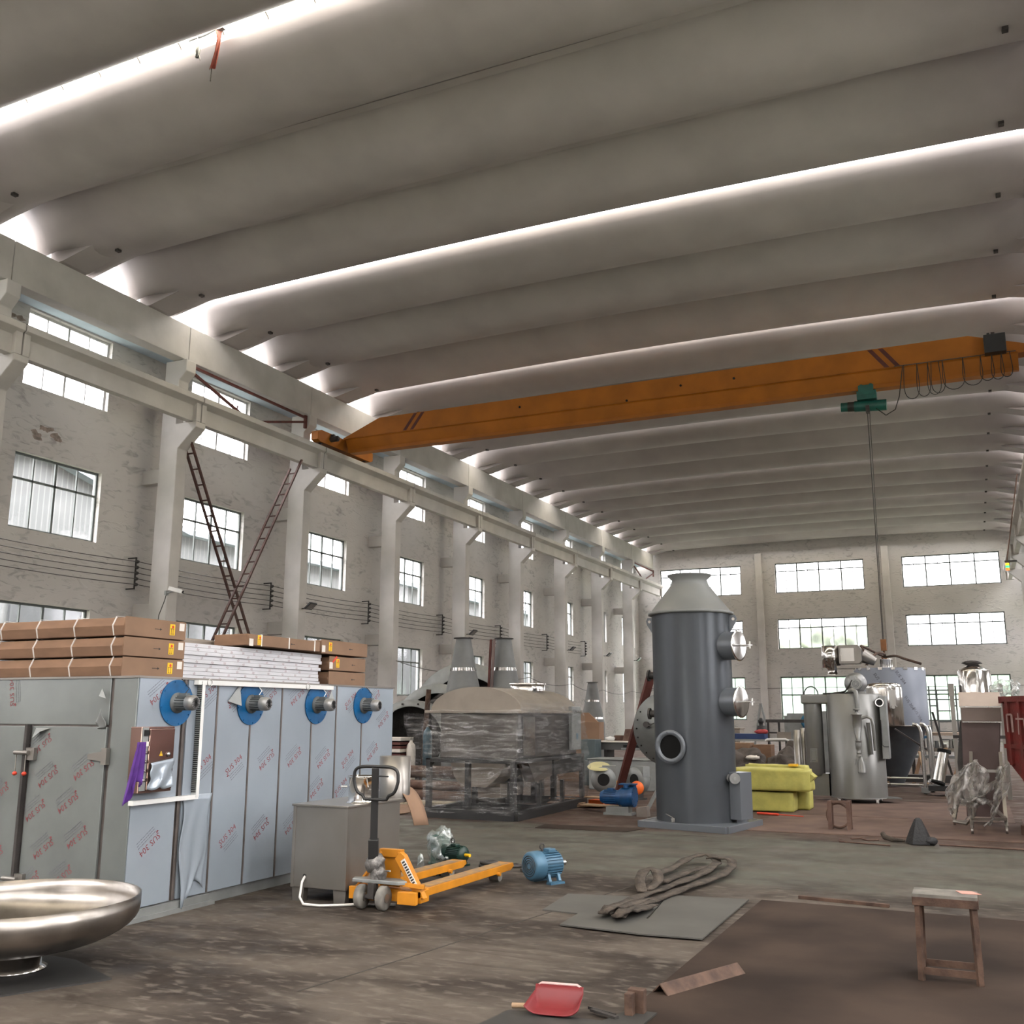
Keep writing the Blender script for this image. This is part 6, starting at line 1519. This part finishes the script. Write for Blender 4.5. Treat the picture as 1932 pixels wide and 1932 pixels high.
q = MB(); q.lathe([(.14, 2.62), (.14, 2.83), (.145, 2.84), (.0, 2.84)], 28, T(VX-.05, VY, 0)); ob(q, 'top_neck', M_STEELB, vs_)
# polished side tank
q = MB(); q.lathe([(.37, 1.36), (.38, 1.38), (.38, 2.15), (.36, 2.24), (.28, 2.27), (0, 2.28)], 48, T(VX-.06, 23.55, 0)); st_ = ob(q, 'polished_tank', M_STEELB, vs_)
q = MB(); q.box(VX+.08, VX+.19, 23.16, 23.2, 1.78, 2.12); q.cyl((VX+.135, 23.15, 1.75), (VX+.135, 23.12, 1.75), .035, 12); q.bar((VX+.15, 23.1, 1.80), (VX+.22, 23.1, 1.76), .02); q.cyl((VX+.13, 23.14, 2.16), (VX+.20, 23.12, 2.14), .025, 10); ob(q, 'tank_fitting', M_STEEL, st_)
# collector head at the upper left
q = MB(); q.lathe([(.20, 2.66), (.205, 2.66), (.205, 3.17), (0, 3.17)], 40, T(-3.0, VY, 0)); hd_ = ob(q, 'fan_head', M_STEELB, vs_)
q = MB(); q.lathe([(.15, 2.66), (.11, 2.62), (.11, 2.52), (.125, 2.52), (.125, 2.50)], 32, T(-2.98, VY, 0)); ob(q, 'head_spout', M_STEELB, hd_)
q = MB(); q.prism([(-2.80, 2.74), (-2.36, 2.74), (-2.30, 2.80), (-2.30, 3.08), (-2.37, 3.17), (-2.80, 3.17)], 'y', VY-.22, VY+.22); q.box(-2.86, -2.2, VY-.2, VY+.2, 2.63, 2.70); bxh = ob(q, 'square_housing', M_STEELD, vs_, bevel=.008)
q = MB(); q.box(-2.76, -2.46, VY-.23, VY-.22, 2.80, 3.10); ob(q, 'housing_door', M_STEEL, bxh)
q = MB(); q.cyl((-2.30, VY, 2.93), (-2.02, VY, 2.78), .17, 24, .09); ob(q, 'taper_duct', M_STEELD, vs_)
# frame of bright tubes
for x, y in ((-1.07, 22.75), (-.96, 23.4), (-2.5, 23.3), (-2.45, 25.6), (-1.0, 25.6)):
    q = MB(); q.tube([(x-.16, y, 1.40), (x-.09, y, 1.39), (x-.04, y, 1.34), (x-.01, y, 1.24), (x, y, .7), (x, y, .12)], .036, 12); lg = ob(q, 'leg', M_STEEL, vs_)
    q = MB(); q.cbox((x, y, .075), (.16, .16, .10)); q.cyl((x-.03, y, .045), (x+.03, y, .045), .045, 14); ob(q, 'castor_foot', M_SHEET, lg)
q = MB()
for z in (.17, .30): q.cyl((-2.6, 22.9, z), (-1.07, 22.9, z), .022, 10)
q.cyl((-1.0, 22.8, .25), (-.97, 25.6, .25), .022, 10)
ob(q, 'cross_tubes', M_STEEL, vs_)
q = MB(); q.bar((-1.6, 23.0, 1.30), (-1.0, 23.0, .88), .13, .03); q.bar((-2.3, 23.0, 1.25), (-1.75, 23.0, 1.34), .12, .03); ob(q, 'diagonal_brace', M_DARK, vs_)
# slings from the hook to the vessel top
for i, pts in enumerate((((-2.10, 28.3, 3.10), (-1.95, 26.5, 3.06), (-2.05, 25.2, 3.0), (-2.3, 24.9, 2.66)), ((-2.10, 28.3, 3.08), (-1.7, 26.3, 3.0), (-1.4, 24.9, 2.85), (-1.05, 24.6, 2.72)), ((-2.12, 28.3, 3.1), (-2.2, 26.5, 3.12), (-2.35, 25.0, 3.18), (-2.25, 24.7, 3.02)))):
    q = MB(); q.tube(sm([Vector(p) for p in pts]), .03, 7)
    tag(q.build('rope_sling', M_STOOL), ('left', 'right', 'upper')[i]+' brown rope sling running from the hook to the blue-filmed vessel', 'sling', 'rope slings over the vessel')

# ================================================================= SILVER TANK AND FEEDER WITH BEIGE HEAD
sv = thing('polished_drum', 'polished silver drum standing high behind the beige-headed feeder', 'tank', (.02, 22, 0))
q = MB(); q.lathe([(.30, 1.9), (.30, 2.44), (.27, 2.47), (.10, 2.56), (0, 2.57)], 40, T(.02, 22, 0)); ob(q, 'drum', M_STEELB, sv)
q = MB(); q.lathe([(.29, 1.15), (.30, 1.9)], 40, T(.02, 22, 0)); ob(q, 'lower_drum', M_STEELD, sv)
for x in (-.42, .46): q = MB(); q.box(x-.05, x+.05, 21.9, 22.1, 1.95, 2.2); q.bar((x, 22, 0), (x, 22, 1.98), .08); ob(q, 'side_post', M_STEELD, sv)
q = MB(); q.box(-.46, .5, 21.95, 22.05, 1.14, 1.2); q.blob((0, 22, 2.60), (.16, .08, .05), 3, .5, 3, 3); ob(q, 'cross_beam', M_DARK, sv)
fd_ = thing('feeder_stand', 'dark feeder box with a beige slanted head on a wheeled angle frame', 'machine', (.05, 16.8, 0))
q = MB(); q.prism([(-.25, .80), (.24, .80), (.32, 1.52), (-.22, 1.52)], 'y', 16.8, 17.3); ob(q, 'hopper_body', M_MAROON, fd_, bevel=.01)
q = MB(); q.box(-.25, .24, 16.82, 17.2, .12, .78); ob(q, 'lower_housing', M_MAROON, fd_)
q = MB(); q.prism([(16.62, 1.72), (16.95, 1.93), (17.1, 1.93), (17.1, 1.70)], 'x', -.23, .34); q.prism([(16.60, 1.70), (17.1, 1.70), (17.1, 1.47), (16.68, 1.50)], 'x', -.21, .33); ob(q, 'slanted_head', mat('pinkish_beige_steel', (.36, .30, .27), .35, .4, var=.06), fd_, bevel=.006)
q = MB(); q.bar((-.22, 16.59, 1.71), (.34, 16.59, 1.71), .02); q.bar((-.20, 16.65, 1.49), (.33, 16.65, 1.49), .015); q.box(-.24, .25, 16.78, 16.8, .76, .80); ob(q, 'edge_strip', M_STEEL, fd_)
q = MB(); q.prism([(-.30, .3), (-.25, .3), (-.22, 1.5), (-.24, 1.5), (-.32, .9)], 'y', 16.85, 17.2); ob(q, 'dark_side', M_DARK, fd_)
ft_ = {}
tops = ((-.12, 16.6), (.27, 16.6), (-.2, 17.45), (.2, 17.35))
feet = ((-.18, 15.5), (.25, 15.7), (-.42, 16.6), (.18, 17.5))
for (x, y), (fx, fy) in zip(tops, feet):
    q = MB(); q.bar((x, y, 1.05), (fx, fy, .10), .045, .045); lg = ob(q, 'leg', M_STEELD, fd_)
    q = MB(); q.cyl((fx-.015, fy, .05), (fx+.015, fy, .05), .045, 14); q.bar((fx, fy, .05), (fx, fy, .12), .03); ob(q, 'castor', M_STEELD, lg)
q = MB(); q.bar((-.18, 15.5, .20), (.25, 15.7, .20), .035); q.bar((.25, 15.7, .20), (.05, 16.6, .35), .035); q.bar((-.42, 15.9, .12), (-.18, 15.85, .14), .03); q.tube([(-.42, 15.9, .12), (-.25, 15.85, .1), (-.17, 15.7, .2), (-.18, 15.5, .35)], .018, 8); ob(q, 'lower_brace', M_STEELD, fd_)
M_BAGW = wrapmat('milky_film', (.55, .52, .49), .62, .3, .14, (2, 2, 2), .01)
def drape(P0, P1, P2, w, seed, nu=24, nv=8):
    """film rope running through three points, w wide"""
    P0, P1, P2 = Vector(P0), Vector(P1), Vector(P2)
    def f(u, v):
        p = P0*(1-u)**2+P1*2*u*(1-u)+P2*u*u
        ww = w*(.45+.55*math.sin(PI*min(1, .15+u))**2)
        k = mnoise.noise_vector(Vector((u*6+seed, v*4, seed)))*.05
        return p+Vector(((v-.5)*ww, .07*math.sin(v*9+u*5+seed), (v-.5)*ww*.35))+k
    q = MB(); q.grid(f, nu, nv); return q
fm = thing('torn_film', 'milky torn plastic film draped round the legs of the feeder stand', 'film', (0, 15.4, .5))
for i, a in enumerate((((-.12, 15.35, .95), (-.42, 15.3, .6), (-.38, 15.35, .28), .30), ((-.12, 15.35, .95), (-.02, 15.25, .55), (-.20, 15.3, .22), .34), ((-.30, 15.3, .42), (.05, 15.2, .48), (.28, 15.4, .92), .22), ((.26, 15.4, .90), (.25, 15.3, .55), (.02, 15.2, .16), .20), ((-.22, 15.3, .50), (-.1, 15.25, .40), (.08, 15.3, .45), .30))):
    q = drape(*a, seed=i*2.3); ob(q, 'film_strip', M_BAGW, fm, solid=.002)
q = MB(); q.blob((.42, 17.1, 1.98), (.20, .15, .14), 3, .5, 2.5, 4); tag(q.build('film_bundle', M_BAG), 'crumpled bundle of clear film on top of the red skip corner', 'film')

# ================================================================= RED SKIP
sk = thing('red_skip', 'battered red steel skip body at the right edge, worn white lettering on its side', 'skip', (1.2, 16.5, 0))
sk_m = Matrix.Translation((.37, 16.62, 0)) @ RZ(math.radians(-62))
q = MB(); q.add([(0, 0, .95), (.75, 0, .42), (3.2, 0, .42), (3.2, 0, 1.86), (0, 0, 1.80), (0, 1.9, .95), (.75, 1.9, .42), (3.2, 1.9, .42), (3.2, 1.9, 1.86), (0, 1.9, 1.80)], [(0, 1, 2, 3, 4), (5, 9, 8, 7, 6), (0, 4, 9, 5), (2, 7, 8, 3), (0, 5, 6, 1), (1, 6, 7, 2)], False, sk_m)
sb = ob(q, 'skip_body', M_BINRED, sk, solid=.03)
q = MB(); q.box(-.04, 3.24, -.05, .05, 1.78, 1.86, sk_m); q.box(-.04, .04, -.05, 1.9, 1.76, 1.84, sk_m); ob(q, 'top_rim', M_BINRED, sb)
for k in range(8):
    x = .12+.30*k; q = MB(); q.box(x, x+.07, -.05, .0, .02+max(.42, .95-.7*x), 1.78, sk_m); ob(q, 'side_rib', M_BINRED, sb)
q = MB(); q.box(0, 3.2, -.045, 0, 1.12, 1.18, sk_m); ob(q, 'waist_rail', M_BINRED, sb)
q = MB()
for pts in (((.16, 1.60), (.16, 1.35)), ((.16, 1.60), (.28, 1.60)), ((.28, 1.60), (.28, 1.35)), ((.45, 1.62), (.43, 1.32)), ((.38, 1.54), (.58, 1.54)), ((.58, 1.54), (.60, 1.32)), ((.75, 1.6), (.75, 1.3)), ((.68, 1.5), (.86, 1.5)), ((1.0, 1.6), (1.0, 1.32)), ((1.0, 1.45), (1.18, 1.45))):
    a, c = pts; q.bar(sk_m @ Vector((a[0], -.053, a[1])), sk_m @ Vector((c[0], -.053, c[1])), .004, .026)
ob(q, 'worn_lettering', M_WORN, sb)
for x in (.9, 2.3):
    q = MB(); c0 = sk_m @ Vector((x, .3, .30)); c1 = sk_m @ Vector((x, .55, .30)); q.cyl(tuple(c0), tuple(c1), .30, 28); w_ = ob(q, 'wheel', M_BLACK, sk)
    q = MB(); c0 = sk_m @ Vector((x, .29, .30)); c1 = sk_m @ Vector((x, .30, .30)); q.cyl(tuple(c0), tuple(c1), .14, 20); ob(q, 'wheel_hub', M_DARK, w_)
q = MB(); q.box(.8, 3.0, .2, 1.7, .30, .42, sk_m); ob(q, 'chassis', M_DARK, sk)
q = MB(); q.prism([(.42, 15.6), (.72, 14.9), (.80, 15.0), (.55, 15.8)], 'z', .012, .14); tag(q.build('orange_glow_block', M_RUST), 'low block standing in for the orange floor glow by the red skip', 'beam')  # added block imitates an orange glow on the floor

# ================================================================= FAR RIGHT BACKGROUND
bt = thing('rough_bench', 'rough bench with pale plank top, loaded with scrap, right of the vessel legs', 'bench', (-.85, 27, 0))
ob(B(-1.55, .2, 26.7, 27.4, 1.10, 1.17), 'plank_top', mat('pale_plank', (.42, .33, .26), .7, var=.1), bt)
ob(B(-1.55, .2, 26.75, 27.35, .72, .80), 'lower_shelf', M_BEIGE, bt)
ob(B(-1.55, .2, 26.75, 27.35, .56, .62), 'second_shelf', M_SHEET, bt)
for x in (-1.5, .15):
    for y in (26.75, 27.3): ob(MB().bar((x, y, 0), (x, y, 1.1), .05), 'leg', M_DARK, bt)
rnd = random.Random(5)
for k in range(10):
    x = -1.42+.16*k; h = rnd.uniform(.08, .22); m = (M_RUST, M_SHEET, M_DARK, M_STEELD, mat('salmon', (.5, .2, .14), .6) if k == 0 else M_DARK)[rnd.randrange(4)]
    if k == 0: m = bpy.data.materials['salmon']
    q = MB(); q.cyl((x, 26.95, .80), (x, 26.95, .80+h), .06, 14, .04) if k % 2 else q.box(x-.06, x+.06, 26.85, 27.05, .80, .80+h)
    tag(q.build('scrap_part', m), 'metal or plastic part on the bench shelf, %s from the left' % ('first', 'second', 'third', 'fourth', 'fifth', 'sixth', 'seventh', 'eighth', 'ninth', 'tenth')[k], 'part', 'parts on the rough bench shelf')
q = MB(); q.bar((-.60, 26.62, 0), (-.97, 26.62, 1.66), .09, .05); tag(q.build('leaning_post', M_DARK), 'dark post leaning left over the rough bench', 'post')
ch_ = thing('blue_chair', 'blue-backed chair behind the rough bench', 'chair', (-1.32, 28.5, 0))
ob(B(-1.60, -1.25, 28.55, 28.6, 1.35, 1.75), 'backrest', mat('chair_blue', (.02, .10, .2), .5), ch_)
ob(B(-1.6, -1.2, 28.15, 28.6, 1.0, 1.06), 'seat', mat('chair_blue2', (.02, .09, .18), .5), ch_)
for x in (-1.57, -1.23):
    for y in (28.2, 28.57): ob(MB().bar((x, y, 0), (x, y, 1.0 if y < 28.4 else 1.4), .035), 'leg', M_PAPER, ch_)
sf_ = thing('scaffold_tower', 'steel tube scaffold frame standing before the right far window', 'scaffold', (-1.2, 39.5, 0))
for x in (-1.75, -1.5, -1.25, -.80, -.62):
    for y in (39.5,): ob(MB().bar((x, y, 0), (x, y, 2.6 if x in (-1.5, -.62) else 2.45), .05), 'upright', M_MOTORGREY, sf_)
for z, x0, x1 in ((2.45, -1.75, -.62), (2.12, -1.85, .25), (1.72, -1.25, -.8), (1.35, -1.25, -.8), (1.0, -1.25, .1), (.72, -1.2, -.5), (1.9, -1.5, -1.25), (1.9, -.8, -.62)):
    ob(MB().bar((x0, 39.5, z), (x1, 39.5, z), .045), 'rail', M_MOTORGREY, sf_)
for i, (x, h) in enumerate(((-.45, 2.7), (-.30, 2.75), (-.1, 2.3), (.05, 2.3))):
    tag(MB().bar((x, 38.5, 0), (x+.02, 38.6, h), .12 if i < 2 else .05, .05).build('upright_profile', M_SHEET), ('broad left', 'broad right', 'narrow left', 'narrow right')[i]+' steel profile standing right of the scaffold', 'profile', 'profiles standing by the scaffold')
q = MB(); q.cyl((-.80, 22.3, .27), (-.66, 22.45, .86), .115, 28, .10); fo = tag(q.build('polished_pipe', M_STEELB), 'bright polished pipe section leaning between vessel legs and feeder', 'pipe')
q = MB(); q.cyl((-.81, 22.29, .245), (-.80, 22.3, .28), .13, 28); ob(q, 'black_end', M_HOLE, fo)
q = MB(); q.cyl((-.66, 22.45, .84), (-.65, 22.46, .90), .13, 28); ob(q, 'black_cap', M_HOLE, fo)
for i in range(9):
    x = -2.3+.28*i; a = rnd.uniform(-.5, .5); q = MB(); q.bar((x, 25.9, .02), (x+.45*a, 26.4, .62+.1*(i % 3)), .10, .02, roll=rnd.uniform(-.6, .6))
    tag(q.build('wooden_board', M_WOOD if i % 3 else M_CARDL), 'board leaning in the heap behind the vessel cone, %s from the left' % ('first', 'second', 'third', 'fourth', 'fifth', 'sixth', 'seventh', 'eighth', 'ninth')[i], 'board', 'boards leaning behind the vessel')
tag(B(-2.6, .3, 24.9, 25.3, .10, .26).build('dark_beam', M_DARK), 'long dark beam on the floor behind the vessel legs', 'beam')
tag(B(-1.0, .0, 22.3, 22.7, .10, .20).build('dark_trolley', M_BLACK, bevel=.01), 'low dark trolley deck under the polished pipe', 'trolley')
tag(B(-2.9, -2.72, 23.6, 24.6, 0, .9).build('grey_board', M_SHEET), 'grey sheet standing behind the dust tank column', 'sheet')
# small stuff on the far floor to the left of the end wall
for i, (x, y, w, h, m, lab) in enumerate(((-6.3, 40, .9, 1.5, M_SHEET, 'grey tall cabinet far behind the scrubber tower hatch'), (-7.6, 34, .8, 1.1, M_BEIGE, 'beige crate far behind the pale steel container'), (-9.6, 34, 1.2, .9, M_DARK, 'dark machine bed far behind the wrapped machine'), (-3.0, 42, 1.4, 1.0, M_DARK, 'dark low machine far behind the dust tank'))):
    q = MB(); q.box(x-w/2, x+w/2, y, y+.7, 0, h); q.box(x-w/2-.03, x+w/2+.03, y-.03, y+.73, h, h+.04); q.box(x-w/3, x+w/3, y-.02, y, h*.3, h*.8)
    tag(q.build(('grey_locker', 'beige_crate', 'machine_bed', 'low_machine')[i], m, bevel=.01), lab, ('locker', 'crate', 'machine', 'machine')[i])
q = MB(); q.bar((-6.05, 30.0, 0), (-5.72, 30.0, 1.9), .05); q.bar((-5.35, 30.0, 0), (-5.70, 30.0, 1.9), .05); q.bar((-5.9, 30, .9), (-5.5, 30, .9), .04)
tag(q.build('trestle', M_SHEET), 'grey A-shaped trestle just right of the scrubber tower', 'trestle')
